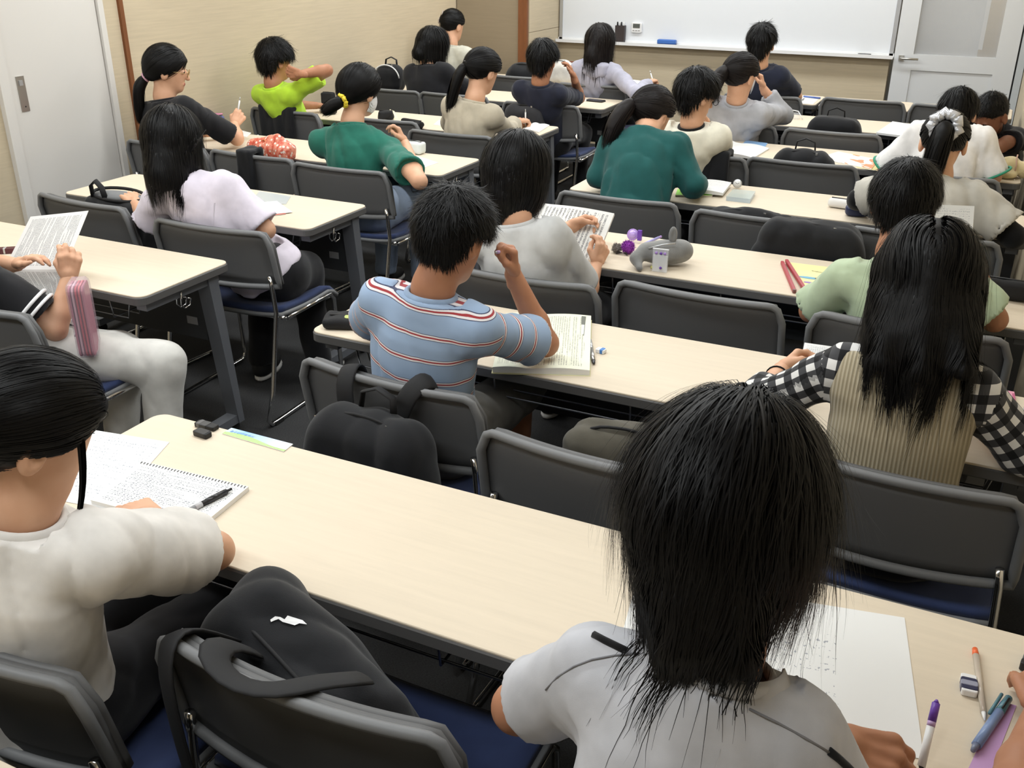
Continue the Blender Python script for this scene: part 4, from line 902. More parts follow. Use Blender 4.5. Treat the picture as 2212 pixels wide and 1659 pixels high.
# --- grey sweater girl
p = pel('R6a', .205)
person('P14', 'girl in grey sweater with thick ponytail holding a pen near her face', (-1.36, 5.82, 1.06), fwd=(.5, 1, -.4), pelvis=(p[0], 6.04, p[2]), nb=(-1.37, 5.8, .92), shw=0.137, q=1.3,
    arms=[dict(e=(-1.62, 6.3, .77), w=(-1.45, 6.5, .745)), dict(e=Y(1690, 248, 6.15), w=Y(1648, 190, 6.1), hd=(-.3, .1, .8), hn=(-.7, -.3, 0), pose='pen')],
    shirt=dict(m='sweater', slv=1.75, sr=0.064, se=.05, inf=0.023, fs=1.5), hair=hair(style='pony', n=2600, w=.0018, len=.2, tie=(-.03, -.10, .01), th=.016, m='hair_brown', tw=[(0, 0, 0), (-.02, -.05, -.02), (-.05, -.08, -.09), (-.06, -.08, -.16)], tr=(.016, .036, .048, .044, .022), tflat=.6, line=-.078, k=8))
# --- navy boy front
p = pel('R7a', .205)
person('P15', 'boy in navy tee sitting upright facing the whiteboard', (-1.53, 7.05, 1.125), fwd=(.1, 1, -.1), pelvis=p, nb=(-1.53, 7.06, .965), q=1.4, arms=tbl_arms(p, YN['R7']), shirt=dict(m='navy2', slv=.8, sr=.066, inf=.024), hair=hair(n=2000, w=.002, len=.08, th=.02, line=-.08, out=.2))
# --- cropped hair kid turned round
person('P16', 'kid with cropped hair in black turned round at the right wall', (-.04, 5.9, .93), fwd=(-.45, -.75, -.5), pelvis=(-.06, 6.22, .53), yaw=165, q=1.2, face=True, skin='skin_deep', nb=(-.02, 6.02, .85),
    arms=[dict(e=(.07, 5.88, .80), w=(.0, 5.72, .77), hd=(-.6, -.1, .5), hn=(-.2, .9, 0), pose='grip'), dict(e=(-.24, 5.95, .80), w=(-.12, 5.74, .76), pose='relax')], legs=[((.06, 6.3, .5), (.06, 6.55)), ((-.2, 6.3, .5), (-.2, 6.55))],
    shirt=dict(m='tee_black', slv=.8, sr=.062, inf=.02), hair=hair(n=2600, w=.0012, len=.018, th=.007, k=4, line=-.055, ear=.01, spread=.6))
# --- white shirt with green piping
p = pel('R5c', .205)
person('P17', 'person in white shirt with green piping slumped over the table', (-.185, 5.5, .985), fwd=(.02, .75, -.8), pelvis=p, nb=(-.19, 5.36, .945), shw=0.142, q=1.2,
    arms=[dict(e=Y(1912, 368, 5.36), w=(-.34, 5.6, .745)), dict(e=Y(2146, 382, 5.33), w=(-.08, 5.6, .745))],
    shirt=dict(m='white_shirt', slv=.96, sr=0.062, se=.08, inf=0.023, fs=1.0, mc='green_trim', cuffm='green_trim'), hair=hair(n=2200, w=.0018, len=.085, th=.016, line=-.07))
# --- silver scrunchie girl
p = pel('R4c', .205)
person('P18', 'girl with silver scrunchie ponytail in oat tee over black sleeves', (-.175, 4.36, 1.04), fwd=(.02, 1, -.5), pelvis=p, nb=(-.17, 4.26, .905), shw=0.142, q=1.0,
    arms=[dict(e=(-.46, 4.3, .79), w=(-.28, 4.5, .745)), dict(e=Y(2190, 510, 4.2), w=(-.02, 4.42, .76))],
    shirt=dict(m='oat', slv=.8, sr=0.066, se=.084, inf=0.019, fs=1.2, mc='cream', under='deep_black'), hair=hair(style='pony', n=4000, w=.0014, len=.2, tie=(.0, -.122, .03), th=.012, tw=[(0, 0, 0), (0, -.045, -.02), (-.012, -.06, -.10), (-.02, -.05, -.2)], tr=(.016, .036, .042, .04, .02), band=('silver', .046, .02), line=-.05, k=8))
# --- white trousers person, far left
p = (-2.9, 1.99, .535)
person('P1', 'person in black tee with white cuff stripes and white trousers at the left edge', (-3.2, 2.02, 1.13), fwd=(.1, 1, -.3), pelvis=p, nb=(-3.15, 1.97, .97), shw=0.137, headless=False, q=.9,
    arms=[dict(e=(-3.1, 2.02, .82), w=Y(36, 572, 2.1), hd=(.75, .3, .35), hn=(.1, -.2, -1), pose='relax'), dict(e=Y(120, 712, 2.05), w=Y(148, 600, 2.14), hd=(.12, .2, 1), hn=(-.75, .5, 0), pose='hold')], sh=[(-3.31, 1.93, .92), (-2.92, 1.9, .885)],
    shirt=dict(m='tee_black', slv=.86, sr=0.066, se=.082, inf=0.023, cuffm='white_band', cuffs=(.012, .036), cuffw=.006), pants=dict(m='white_trousers', r=1.12), legs=[(Z(350, 785, .475)+[-.19, .0, 0], Z(350, 785, .475)+[-.19, -.07, -.5]), (Z(350, 785, .475), Z(350, 785, .475)+[.0, -.06, -.5])], hair=hair(n=1500))
# --- forearm at lower right edge
person('P24', 'person at right edge of the nearest table, only a bare forearm showing', (.36, .74, 1.1), pelvis=(.36, .66, .53), nb=(.37, .70, .95), q=1.2, skin='skin_tan', sh=[(.26, .74, .9), (.5, .72, .9)],
    arms=[dict(e=Z(2195, 1720, .755), w=Z(2252, 1535, .745), hd=(-.1, 1, 0), pose='relax'), dict(e=(.52, 1.0, .76), w=(.42, 1.25, .745))], shirt=dict(m='tee_white', slv=.6), hair=hair(n=800))
# ================================================================ flat things on the tables
TZ = .7005
def script(name, base, ink, cols, rows, vert=True, dens=.5, m=(.06, .06), head=False):
    """procedural page of handwriting / print on the uv square"""
    q = mat(name, base, .7, spec=.2); t = NT(q); u = t.n('ShaderNodeUVMap'); sx = t.sep(u.outputs[0]); A, B = (sx[0], sx[1]) if vert else (sx[1], sx[0])
    cm = t.math('LESS_THAN', t.math('ABSOLUTE', t.math('SUBTRACT', t.math('FRACT', t.math('MULTIPLY', A, cols)), .5)), .27)
    rm = t.math('LESS_THAN', t.math('ABSOLUTE', t.math('SUBTRACT', t.math('FRACT', t.math('MULTIPLY', B, rows)), .5)), .40)
    mp = t.n('ShaderNodeMapping'); t.l(u.outputs[0], mp.inputs[0]); mp.inputs['Scale'].default_value = (cols*2.6, rows*2.6, 1) if vert else (rows*2.6, cols*2.6, 1)
    g = t.math('GREATER_THAN', t.noise(mp.outputs[0], 1.0, 2), dens)
    mp2 = t.n('ShaderNodeMapping'); t.l(u.outputs[0], mp2.inputs[0]); mp2.inputs['Scale'].default_value = (cols, 2.2, 1) if vert else (2.2, cols, 1)
    ln = t.math('GREATER_THAN', t.noise(mp2.outputs[0], 1.0, 1), .42)
    mg = None
    for s_, e_ in ((sx[0], m[0]), (sx[1], m[1])):
        x = t.math('LESS_THAN', t.math('ABSOLUTE', t.math('SUBTRACT', s_, .5)), .5-e_); mg = x if mg is None else t.math('MULTIPLY', mg, x)
    f = t.math('MULTIPLY', t.math('MULTIPLY', t.math('MULTIPLY', cm, rm), t.math('MULTIPLY', g, ln)), mg)
    t.col(t.mix(f, base, ink)); return q
INK = S(90, 92, 98)
M['hand_a'] = script('handwriting_rows', S(238, 238, 236), S(120, 124, 132), 30, 30, False, .50, (.05, .08))
M['hand_b'] = script('handwriting_loose', S(238, 238, 236), S(165, 168, 176), 22, 26, False, .56, (.08, .06))
M['print_v'] = script('vertical_print', S(240, 241, 220), S(150, 150, 136), 24, 60, True, .48, (.10, .05))
M['print_w'] = script('vertical_print_white', S(244, 244, 240), S(120, 120, 122), 19, 46, True, .46, (.05, .05))
M['print_h'] = script('printed_sheet', S(240, 239, 236), S(120, 120, 122), 44, 64, True, .46, (.07, .06))
M['math'] = script('sparse_pencil', S(238, 238, 236), S(172, 175, 182), 18, 30, False, .60, (.25, .08))
def slab(name, C, t, m, parent=None, origin=None, edge=None):
    """thin slab under 4 corners (near-left, near-right, far-right, far-left); top uv 0..1"""
    C = np.array(C, float); n = nrm(np.cross(C[1]-C[0], C[3]-C[0])); o_ = C.mean(0) if origin is None else np.asarray(origin, float)
    V = np.concatenate([C, C-n*t])-o_; F = [(0, 1, 2, 3), (7, 6, 5, 4), (0, 4, 5, 1), (1, 5, 6, 2), (2, 6, 7, 3), (3, 7, 4, 0)]
    uv = [(0, 0), (1, 0), (1, 1), (0, 1)]+[(.0, .0)]*20
    o = np_mesh(name, V, np.array(F), None, parent, smooth=False, uv=uv, mats=[m, edge or M['paper']], fm=[0, 1, 1, 1, 1, 1])
    if parent is None: o.location = tuple(o_)
    return o
def quad(name, label, cat, px, m, z=TZ, t=.0015, group=None, edge=None, parts=True):
    """a flat thing on a table: px of its corners (NL, NR, FR, FL; one may be None)"""
    C = [None if q is None else atz(q[0], q[1], z+t) for q in px]
    for i in range(4):
        if C[i] is None: C[i] = C[(i-1) % 4]+C[(i+1) % 4]-C[(i+2) % 4]
    o = slab(name, C, t, m, edge=edge); return tag(o, label, cat, group), C
def stick(name, label, cat, a, b, r, segs, group=None, n=10):
    """pen-like thing from a to b; segs = [(part, t0, t1, r0, r1, material)]"""
    a, b = V3(a), V3(b); o = empty(name, a, label=label, cat=cat, group=group)
    for nm, t0, t1, r0, r1, m in segs: mb = MB(); mb.tube([(b-a)*t0, (b-a)*t1], [r*r0, r*r1], n); mb.build(nm, m, o)
    return o
def mm(name, c, rough=.4, metal=0, **k): 
    if name not in M: M[name] = mat(name, S(*c), rough, metal, **k)
    return M[name]
def block(name, label, cat, c, d, rz, segs, group=None):
    """eraser-like block; segs = [(part, x0, x1, grow, material)] along its length"""
    o = empty(name, c, math.radians(rz), label, cat, group)
    for nm, x0, x1, g, m in segs: mb = MB(); mb.plate(((x0+x1)/2*d[0], 0, d[2]/2+g), (abs(x1-x0)*d[0], d[1]+2*g, d[2]+g), .004, .0012, 3); mb.build(nm, m, o)
    return o
def ang(a, b): return math.degrees(math.atan2(b[1]-a[1], b[0]-a[0]))
# ---- nearest table: loose sheet, spiral notebook, pencil, erasers, ruler
o, C = quad('loose_sheet', 'loose leaf sheet with faint handwriting beside the spiral notebook', 'paper', [(67, 1068), (235, 1102), (366, 955), (204, 929)], M['hand_b'], t=.001)
for i in range(14):
    p_ = C[3]+(C[0]-C[3])*(.05+.065*i)+(C[2]-C[3])*.03; mb = MB(); mb.lathe([(.0028, 0), (.0028, .0003)], 10, (np.eye(3), p_-C_ if False else p_-np.array(o.location)+[0, 0, .0001])); mb.build('punch_hole', M['edge'], o)
o, C = quad('spiral_notebook', 'open white spiral notebook covered in small handwriting', 'notebook', [(196, 1080), (427, 1141), (537, 1051), (305, 996)], M['hand_a'], t=.011)
nbz = TZ+.011
for i in range(34):
    p_ = C[3]+(C[2]-C[3])*(.02+.96*i/33)-np.array(o.location); e_ = nrm(C[3]-C[0]); x_ = nrm(C[2]-C[3]); mb = MB()
    mb.tube([p_+e_*(-.006+.005*math.cos(a))+np.array([0, 0, -.004+.006*math.sin(a)]) for a in np.linspace(-.4, 3.6, 7)], .0008, 5); mb.build('wire_ring', M['black'], o)
a, b = atz(361, 1127, nbz+.006), atz(500, 1056, nbz+.006); G = mm('pencil_grey', (150, 150, 152), .35); K = M['black']
stick('mechanical_pencil', 'grey and black mechanical pencil lying on the spiral notebook', 'pencil', a, b, .006, [('tip', 0, .09, .18, .75, M['chrome']), ('grip', .09, .42, .95, 1, G), ('joint', .42, .52, 1.03, 1.03, mm('pencil_light', (196, 196, 198), .3)), ('barrel', .52, .92, 1, .95, K), ('button', .92, 1, .5, .5, K), ('clip', .6, .9, 1.15, 1.1, mm('clip_dark', (40, 40, 42), .3))])
R_ = ang(atz(415, 915, .7), atz(478, 932, .7))
block('eraser', 'long black eraser at the back beside the ruler', 'eraser', (*atz(447, 924, .7)[:2], TZ), (.062, .022, .011), R_, [('rubber', -.5, .5, 0, mm('black_rubber', (20, 20, 21), .6)), ('sleeve', -.42, .15, .0006, mm('black_sleeve', (14, 14, 15), .35)), ('print', -.4, -.2, .001, M['edge'])], group='black erasers by the ruler')
block('eraser', 'short black eraser in front of the longer one', 'eraser', (*atz(438, 942, .7)[:2], TZ), (.044, .022, .013), R_-4, [('rubber', -.5, .5, 0, M['black_rubber']), ('sleeve', -.4, .42, .0006, mm('gloss_black', (16, 16, 17), .42))], group='black erasers by the ruler')
m = M['ruler'] = mat('ruler_print', S(200, 225, 240), .2); t = NT(m); u = t.sep(t.n('ShaderNodeUVMap').outputs[0])
hill = t.math('ADD', t.math('MULTIPLY', t.math('SINE', t.math('MULTIPLY', u[0], 5.5)), .16), .34)
g_ = t.math('LESS_THAN', u[1], hill); t.col(t.mix(g_, t.ramp(u[0], [(0, S(170, 200, 224)), (.25, S(92, 160, 214)), (.6, S(158, 184, 216)), (1, S(205, 210, 214))]), S(138, 196, 46)))
o, C = quad('ruler', 'clear ruler printed with blue sky and green field along the table edge', 'ruler', [(480, 936), (613, 975), (633, 959), (500, 924)], M['ruler'], t=.002, edge=M['white'])
def text_mesh(body, size, mname, parent, org, xd, yd, lift=.0004, name='lettering'):
    cu = bpy.data.curves.new('t', 'FONT'); cu.body = body; cu.size = size; to = bpy.data.objects.new('t', cu); COL.objects.link(to)
    dg = bpy.context.evaluated_depsgraph_get(); me = bpy.data.meshes.new_from_object(to.evaluated_get(dg)); bpy.data.objects.remove(to)
    xd, yd = nrm(xd), nrm(yd); n_ = nrm(np.cross(xd, yd)); co = np.array([v.co[:] for v in me.vertices])
    W_ = np.asarray(org)+co[:, :1]*xd+co[:, 1:2]*yd+n_*lift; me.vertices.foreach_set('co', W_.astype(np.float32).ravel()); me.materials.clear(); me.materials.append(M[mname]); me.update()
    q = bpy.data.objects.new(name, me); COL.objects.link(q); q.parent = parent; return q
mm('ink_blue', (40, 110, 190), .5); mm('ink_black', (20, 20, 22), .6); mm('ink_red', (190, 58, 62), .6)
text_mesh('あそびけるサメ', .0105, 'ink_blue', o, C[3]+(C[2]-C[3])*.05+(C[0]-C[3])*.55-np.array(o.location), C[2]-C[3], C[3]-C[0])
# ---- polo person's things
o, C = quad('worksheet', 'large white worksheet with pencil sums under the nearest head', 'paper', [None, (1996, 1640), (1954, 1334), (1378, 1242)], M['math'], t=.0008)
c_ = atz(2091, 1487, .7); block('eraser', 'white eraser in navy printed sleeve near the orange capped pen', 'eraser', (*c_[:2], TZ), (.044, .024, .012), ang(atz(2091, 1466, .7), atz(2094, 1510, .7)), [('rubber', -.5, .5, 0, M['white']), ('sleeve', -.28, .4, .0006, mm('navy_sleeve', (36, 40, 74), .4)), ('print', -.1, .2, .0011, mm('print_grey', (150, 152, 170), .5))])
a, b = atz(2127, 1556, TZ+.006), atz(2106, 1402, TZ+.006)
stick('gel_pen', 'clear gel pen with orange end cap', 'pen', a, b, .0055, [('tip', 0, .1, .2, .7, M['white']), ('barrel', .1, .9, .9, 1, mm('pen_clear', (225, 214, 196), .15, Alpha=.75)), ('refill', .1, .88, .35, .35, mm('refill_pink', (226, 150, 140), .4)), ('cap', .9, 1, 1, .85, mm('orange_cap', (240, 112, 60), .35))])
a, b = atz(2101, 1622, TZ+.008), atz(2179, 1508, TZ+.008); B_ = mm('pen_blue', (128, 150, 190), .3); T_ = mm('pen_teal', (82, 128, 140), .3)
o = stick('multi_pen', 'blue grey multi colour ball pen at the lower right', 'pen', a, b, .0075, [('tip', 0, .1, .45, .85, mm('tip_smoke', (120, 128, 150), .2)), ('barrel', .1, .72, 1, 1, B_), ('head', .72, 1, 1, .8, T_)])
d_ = b-a; s_ = nrm(np.cross(d_, [0, 0, 1])); mb = MB(); mb.tube([d_*.6-s_*.009+[0, 0, .004], d_*.97-s_*.010+[0, 0, .005]], .0028, 6); mb.build('clip', T_, o); mb = MB(); mb.tube([d_*.74+s_*.002+[0, 0, .0072], d_*.95+s_*.002+[0, 0, .006]], .0016, 6); mb.build('slider', M['black'], o)
quad('sticky_strip', 'lilac sticky note strip under the multi colour pen', 'sticky note', [(2086, 1672), (2140, 1668), (2196, 1524), (2160, 1514)], mm('lilac_paper', (206, 164, 214), .7), t=.0006)
P_ = mm('pen_purple', (112, 66, 176), .35); a = atz(1988, 1665, .708); b = atz(2024, 1511, .782)
stick('marker_pen', 'white pen with purple cap held in the nearest hand', 'pen', a, b, .0058, [('tip', 0, .06, .2, .7, K), ('barrel', .06, .62, 1, 1, M['white']), ('ring', .62, .69, 1.02, 1.02, mm('pen_lilac', (200, 168, 214), .4)), ('cap', .69, .95, 1.05, 1.0, P_), ('cap_tip', .95, 1, .8, .25, P_)])
block('correction_tape', 'small dark grey correction tape at the right frame edge', 'correction tape', (*atz(2222, 1436, .7)[:2], TZ), (.05, .022, .016), 80, [('body', -.5, .5, 0, mm('tape_grey', (92, 96, 96), .4)), ('cap', -.5, -.2, .0006, K)])
# ---- second right table: workbook, pencil case, pen, eraser
def openbook(name, label, px, spine, z, t, mL, mR, cat='book', rise=.006, cover=None):
    """px corners of the open spread, spine position 0..1; pages arch up slightly"""
    C = [None if q is None else atz(q[0], q[1], z+t) for q in px]
    for i in range(4):
        if C[i] is None: C[i] = C[(i-1) % 4]+C[(i+1) % 4]-C[(i+2) % 4]
    return openbook3(name, label, C, spine, t, mL, mR, cat, rise, cover)
def openbook3(name, label, C, spine, t, mL, mR, cat='book', rise=.006, cover=None):
    C = [V3(c) for c in C]; org = sum(C)/4; o = empty(name, org, label=label, cat=cat); n = nrm(np.cross(C[1]-C[0], C[3]-C[0]))
    for nm, a, b, m, sg in (('left_page', 0, spine, mL, 0), ('right_page', spine, 1, mR, 1)):
        if b-a < .02: continue
        K_ = 10; V = []; UV = []; F = []
        for i in range(K_+1):
            u = i/K_; s = a+(b-a)*u; e = (1-u) if sg == 0 else u; h = rise*math.sin(math.pi*min(1, (1-e)*1.1))*(1 if 0 < spine < 1 else 0)
            for v in (0, 1): q = C[0]+(C[1]-C[0])*s+(C[3]-C[0])*v*(1-s)+(C[2]-C[1])*v*s+n*h-org; V += [q, q-n*(t+h)]
        for i in range(K_): k = i*4; F += [(k, k+4, k+6, k+2), (k+1, k+3, k+7, k+5), (k, k+1, k+5, k+4), (k+2, k+6, k+7, k+3)]
        F += [(0, 2, 3, 1), (K_*4, K_*4+1, K_*4+3, K_*4+2)]
        for f_ in F: UV += [((i_//4)/K_, (i_ % 4)//2) for i_ in f_]
        np_mesh(nm, np.array(V), np.array(F), None, o, smooth=False, uv=UV, mats=[m, M['paper']], fm=[0 if i % 4 == 0 and i < 4*K_ else 1 for i in range(len(F))])
    if cover: D_ = [c-n*t for c in C]; k = 1.02; cc = sum(D_)/4; slab('cover', [cc+(d-cc)*k for d in D_], .0025, M[cover], o, org, edge=M[cover])
    return o, C
mm('cream_cover', (214, 208, 160), .6)
o, C = openbook('workbook', 'thick open cream workbook under the striped boy\'s elbow', [(1064, 793), (1274, 800), (1277, 682), None], .38, TZ, .016, M['print_v'], M['print_v'], 'book', .004, 'cream_cover')
def onpage(px, py): return atz(px, py, TZ+.0178)-np.array(o.location)
for (x0, y0, x1, y1), m in (((1246, 683, 1265, 726), M['edge']),):
    c4 = [onpage(1241.5, 724), onpage(1261.5, 725), onpage(1266, 684), onpage(1247.5, 682)]
    cc = sum(c4)/4; slab('answer_box', c4, .0003, mm('box_grey', (120, 122, 112), .7), o, (0, 0, 0)); slab('answer_field', [cc+(q-cc)*.86+[0, 0, .0003] for q in c4], .0003, M['paper'], o, (0, 0, 0)); slab('answer_print', [c4[0]*.45+c4[3]*.55+[0, 0, .0005], c4[1]*.45+c4[2]*.55+[0, 0, .0005], c4[2]+[0, 0, .0005], c4[3]+[0, 0, .0005]], .0003, M['box_grey'], o, (0, 0, 0))
a, b = atz(1283, 785, TZ+.006), atz(1275, 735, TZ+.006)
stick('ball_pen', 'silver ball pen beside the cream workbook', 'pen', a, b, .0058, [('tip', 0, .12, .6, .9, mm('dark_metal', (80, 80, 84), .3, .8)), ('barrel', .12, .62, 1, 1, M['steel']), ('cap', .62, 1, 1, .8, M['alu'])])
block('eraser', 'small white eraser with blue print beside the silver pen', 'eraser', (*atz(1298, 762, .7)[:2], TZ), (.028, .02, .012), -8, [('rubber', -.5, .5, 0, M['white']), ('print', -.05, .4, .0006, mm('print_blue', (70, 130, 200), .5))])
def pouch(name, label, c, hd, rz, m, rr=.02, h=.006, wr=.003, cat='pencil case', tilt=0., extra=None, parts=None, group=None):
    c = V3(c); o = empty(name, c-[0, 0, hd[2]], label=label, cat=cat, group=group); Rz = rotz(math.radians(rz)); Rt = np.array([[1, 0, 0], [0, math.cos(tilt), -math.sin(tilt)], [0, math.sin(tilt), math.cos(tilt)]]); R = (Rz @ Rt).T
    f = lambda p: rbox(p, (0, 0, hd[2]), hd, rr, R)+wr*sharp(wob(p+c, 60, int(abs(c[0]*100))+3)) if extra is None else extra(p, R, hd)
    v, q = nets(f, *bbox([(0, 0, hd[2])], max(np.linalg.norm(hd), .02)+.02), h); np_mesh('case', v, q, m, o)
    W = lambda x, y, z: (R.T @ V3(x, y, z))+[0, 0, hd[2]]
    mb = MB(); mb.tube([W(-hd[0]*.85, 0, hd[2]*1.0), W(0, 0, hd[2]*1.03), W(hd[0]*.85, 0, hd[2]*1.0)], .0028, 6); zp = mb.build('zip', M['black'], o)
    mb = MB(); mb.box(W(hd[0]*.75, .006, hd[2]*1.02), (.012, .005, .003)); mb.build('zip_pull', M['steel'], zp)
    return o, W
mm('cloth_black', (24, 24, 26), .85); mm('green_clear', (176, 190, 96), .3)
o, W_ = pouch('pencil_case', 'flat black pencil case with green window left of the striped boy', (*atz(785, 694, .715)[:2], .717), (.12, .048, .018), 24, M['cloth_black'], .014, .004)
mb = MB(); mb.plate((0, 0, 0), (.13, .034, .003), .012, .001, 4, (rotz(math.radians(24)), V3(W_(.01, -.012, .0175)))); mb.build('window', M['green_clear'], o); mb = MB(); mb.box(W_(-.105, -.03, 0), (.03, .014, .006)); mb.build('tab', M['cloth_black'], o)
quad('handwritten_sheet', 'handwritten sheet under the ribbed vest girl\'s hand', 'paper', [(1728, 786), (1862, 806), (1880, 760), (1738, 740)], M['hand_a'], t=.001)
quad('pink_notebook', 'pink notebook at the right end beside the clear pouch', 'notebook', [(2112, 936), (2208, 962), (2191, 846), (2112, 833)], mm('pink_cover', (232, 160, 184), .5), t=.006)
quad('pink_strip', 'dark pink divider strip on the pink notebook', 'divider', [(2192, 895), (2199, 897), (2192, 850), (2186, 849)], mm('pink_dark', (196, 92, 134), .5), z=.707, t=.001)
c_ = atz(2238, 905, .705); o, W_ = pouch('clear_pouch', 'clear bluish plastic pouch at the right edge', (*c_[:2], .78), (.05, .02, .08), 60, mm('pouch_clear', (206, 222, 232), .15, Alpha=.55), .016, .006)
# ---- third right table
def plush():
    c = atz(1425, 580, .7); fx = nrm(atz(1480, 590, .7)-atz(1380, 590, .7)); fy = np.array([-fx[1], fx[0], 0]); o = empty('plush_pencil_case', (*c[:2], TZ), label='grey plush animal pencil case with one upright ear', cat='pencil case')
    g = fabric('plush_grey', S(138, 138, 136), .95, 300, .2, .5, .4); G = lambda x, y, z: x*fx+y*fy+np.array([0, 0, z])
    RR = np.stack([fx, fy, [0, 0, 1.]])
    f = lambda p: smin(smin(smin(ell(p, G(.02, .04, .048), (.085, .05, .046), RR), ell(p, G(.085, .045, .055), (.038, .038, .035), RR), .03), cap(p, G(-.05, .03, .055), G(-.085, .01, .035), .03, .02), .03), cap(p, G(-.085, .005, .035), G(-.078, -.035, .012), .019, .011), .02)+.003*wob(p, 70, 2)
    v, q = nets(f, *bbox([G(.02, .03, .05)], .16), .0045); np_mesh('body', v, q, g, o)
    for s, y_ in ((1, .03),):
        f2 = lambda p: smax(ell(p, G(.045, y_, .115), (.016, .010, .032), RR), -ell(p, G(.045, y_-.012, .115), (.008, .007, .022), RR), .004); v, q = nets(f2, *bbox([G(.045, y_, .115)], .05), .0035); np_mesh('ear', v, q, g, o)
    mb = MB(); mb.tube([G(-.045, .0, .075), G(.0, -.008, .09), (G(.05, -.004, .095))], .003, 6); mb.build('zip', M['alu'], o)
    for i, z_ in enumerate((.012,)): mb = MB(); mb.tube([G(-.035, -.02, .012), G(-.02, -.03, .008)], .006, 6); mb.build('toe', mm('toe_yellow', (196, 190, 110), .6), o)
    return o
plush()
def fuzzy(name, label, c, r, m, cat, n=900, L=.008):
    o = empty(name, c-np.array([0, 0, r]), label=label, cat=cat); d = RNG.normal(size=(n, 3)); d /= np.linalg.norm(d, axis=1, keepdims=True)
    v, q = nets(lambda p: np.linalg.norm(p-np.array([0, 0, r]), axis=1)-r*.82+.002*wob(p, 200, 1), *bbox([(0, 0, r)], r*1.2), r*.16); np_mesh('ball', v, q, M[m], o)
    P = np.stack([d*r*.75, d*(r*.75+L*.6)+RNG.normal(size=(n, 3))*.001, d*(r*.75+L)+RNG.normal(size=(n, 3))*.003], 1)+np.array([0, 0, r]); V, F = ribbons(P, np.ones((n, 3))*np.array([.0012, .0009, .0003]), RNG.normal(size=P.shape)); np_mesh('fur', V, F, M[m], o); return o
mm('pompom', (168, 72, 190), .9); mm('fluff_grey', (150, 144, 138), .95)
o = fuzzy('pompom_charm', 'purple fluffy pompom charm beside the plush case', atz(1356, 548, .7)+[0, 0, .026], .025, 'pompom', 'charm')
for s in (-1, 1): mb = MB(); c = V3(-.012, -.02, .006); mb.add([c, c+V3(s*.02, -.012, .008), c+V3(s*.024, -.016, -.004), c+V3(s*.004, -.004, .004)], [(0, 1, 2), (0, 3, 1), (0, 2, 3), (1, 3, 2)]); mb.build('ribbon', K, o)
fuzzy('fur_charm', 'small grey fur charm next to the purple pompom', atz(1332, 546, .7)+[0, 0, .018], .016, 'fluff_grey', 'charm', 500)
o = empty('round_case', (*atz(1366, 522, .7)[:2], TZ), label='round lilac plastic disc case standing behind the pompom', cat='case'); mb = MB(); mb.lathe([(.020, -.003), (.023, -.002), (.023, .002), (.020, .003)], 20, (np.array([[1, 0, 0], [0, .35, -.94], [0, .94, .35]]), V3(0, 0, .028))); mb.build('case', mm('lilac', (176, 140, 214), .35), o)
mb = MB(); mb.lathe([(.017, .0031), (.017, .0036)], 20, (np.array([[1, 0, 0], [0, .35, -.94], [0, .94, .35]]), V3(0, 0, .028))); mb.build('glass', mm('lilac_light', (190, 160, 226), .2), o)
mb = MB(); mb.box((.03, -.004, .03), (.016, .012, .04)); mb.build('clasp', P_, o)
a, b = atz(1392, 527, .748), atz(1428, 511, .748); stick('lilac_pen', 'lilac pen lying over the plush case', 'pen', a, b, .0055, [('barrel', 0, .85, 1, 1, mm('lilac_pen', (168, 164, 220), .3)), ('end', .85, 1, .8, .8, M['lilac'])])
o = empty('zip_bag', (*atz(1424, 588, .7)[:2], TZ), math.radians(4), 'small clear zip bag with white card and purple bead', 'zip bag')
mb = MB(); mb.box((0, .006, .042), (.056, .001, .084)); mb.box((0, -.001, .042), (.056, .001, .084)); mb.build('bag', M['glass'], o); mb = MB(); mb.box((0, .003, .031), (.05, .003, .06)); mb.build('card', M['paper'], o); mb = MB(); mb.box((0, .0025, .084), (.058, .006, .003)); mb.build('zip', M['white'], o)
for i, x_ in enumerate((-.015, .002, .016)): mb = MB(); mb.lathe([(.003, 0), (.006, .003), (.006, .007), (.003, .01)], 10, (np.eye(3), V3(x_, .0022, .064))); mb.build('bead', M['lilac'] if i != 1 else P_, o)
mb = MB(); mb.lathe([(.002, 0), (.005, .003), (.005, .006), (.002, .009)], 10, (np.eye(3), V3(.004, -.003, .012))); mb.build('bead', P_, o)
mm('yellow_cover', (244, 236, 168), .5); mm('red_stick', (172, 50, 60), .4); mm('sky_print', (130, 190, 220), .6); mm('pink_print', (214, 120, 150), .6)
o, C = quad('yellow_booklet', 'pale yellow booklet with blue and pink picture beside the red rulers', 'booklet', [(1742, 632), (1866, 652), (1850, 584), (1702, 566)], M['yellow_cover'], t=.004, edge=M['yellow_cover'])
lc = lambda px, py: atz(px, py, TZ+.0044)-np.array(o.location)
for c_, sx_, sy_, m in (((1747, 600), .035, .012, 'sky_print'), ((1768, 602), .012, .009, 'pink_print'), ((1746, 610), .016, .008, 'lilac')):
    mb = MB(); mb.lathe([(1, 0), (1, .0003)], 18, (np.diag([sx_, sy_, 1.]), lc(*c_))); mb.build('picture', M[m], o)
text_mesh('Colori', .016, 'ink_black', o, lc(1754, 586), C[1]-C[0], C[3]-C[0])
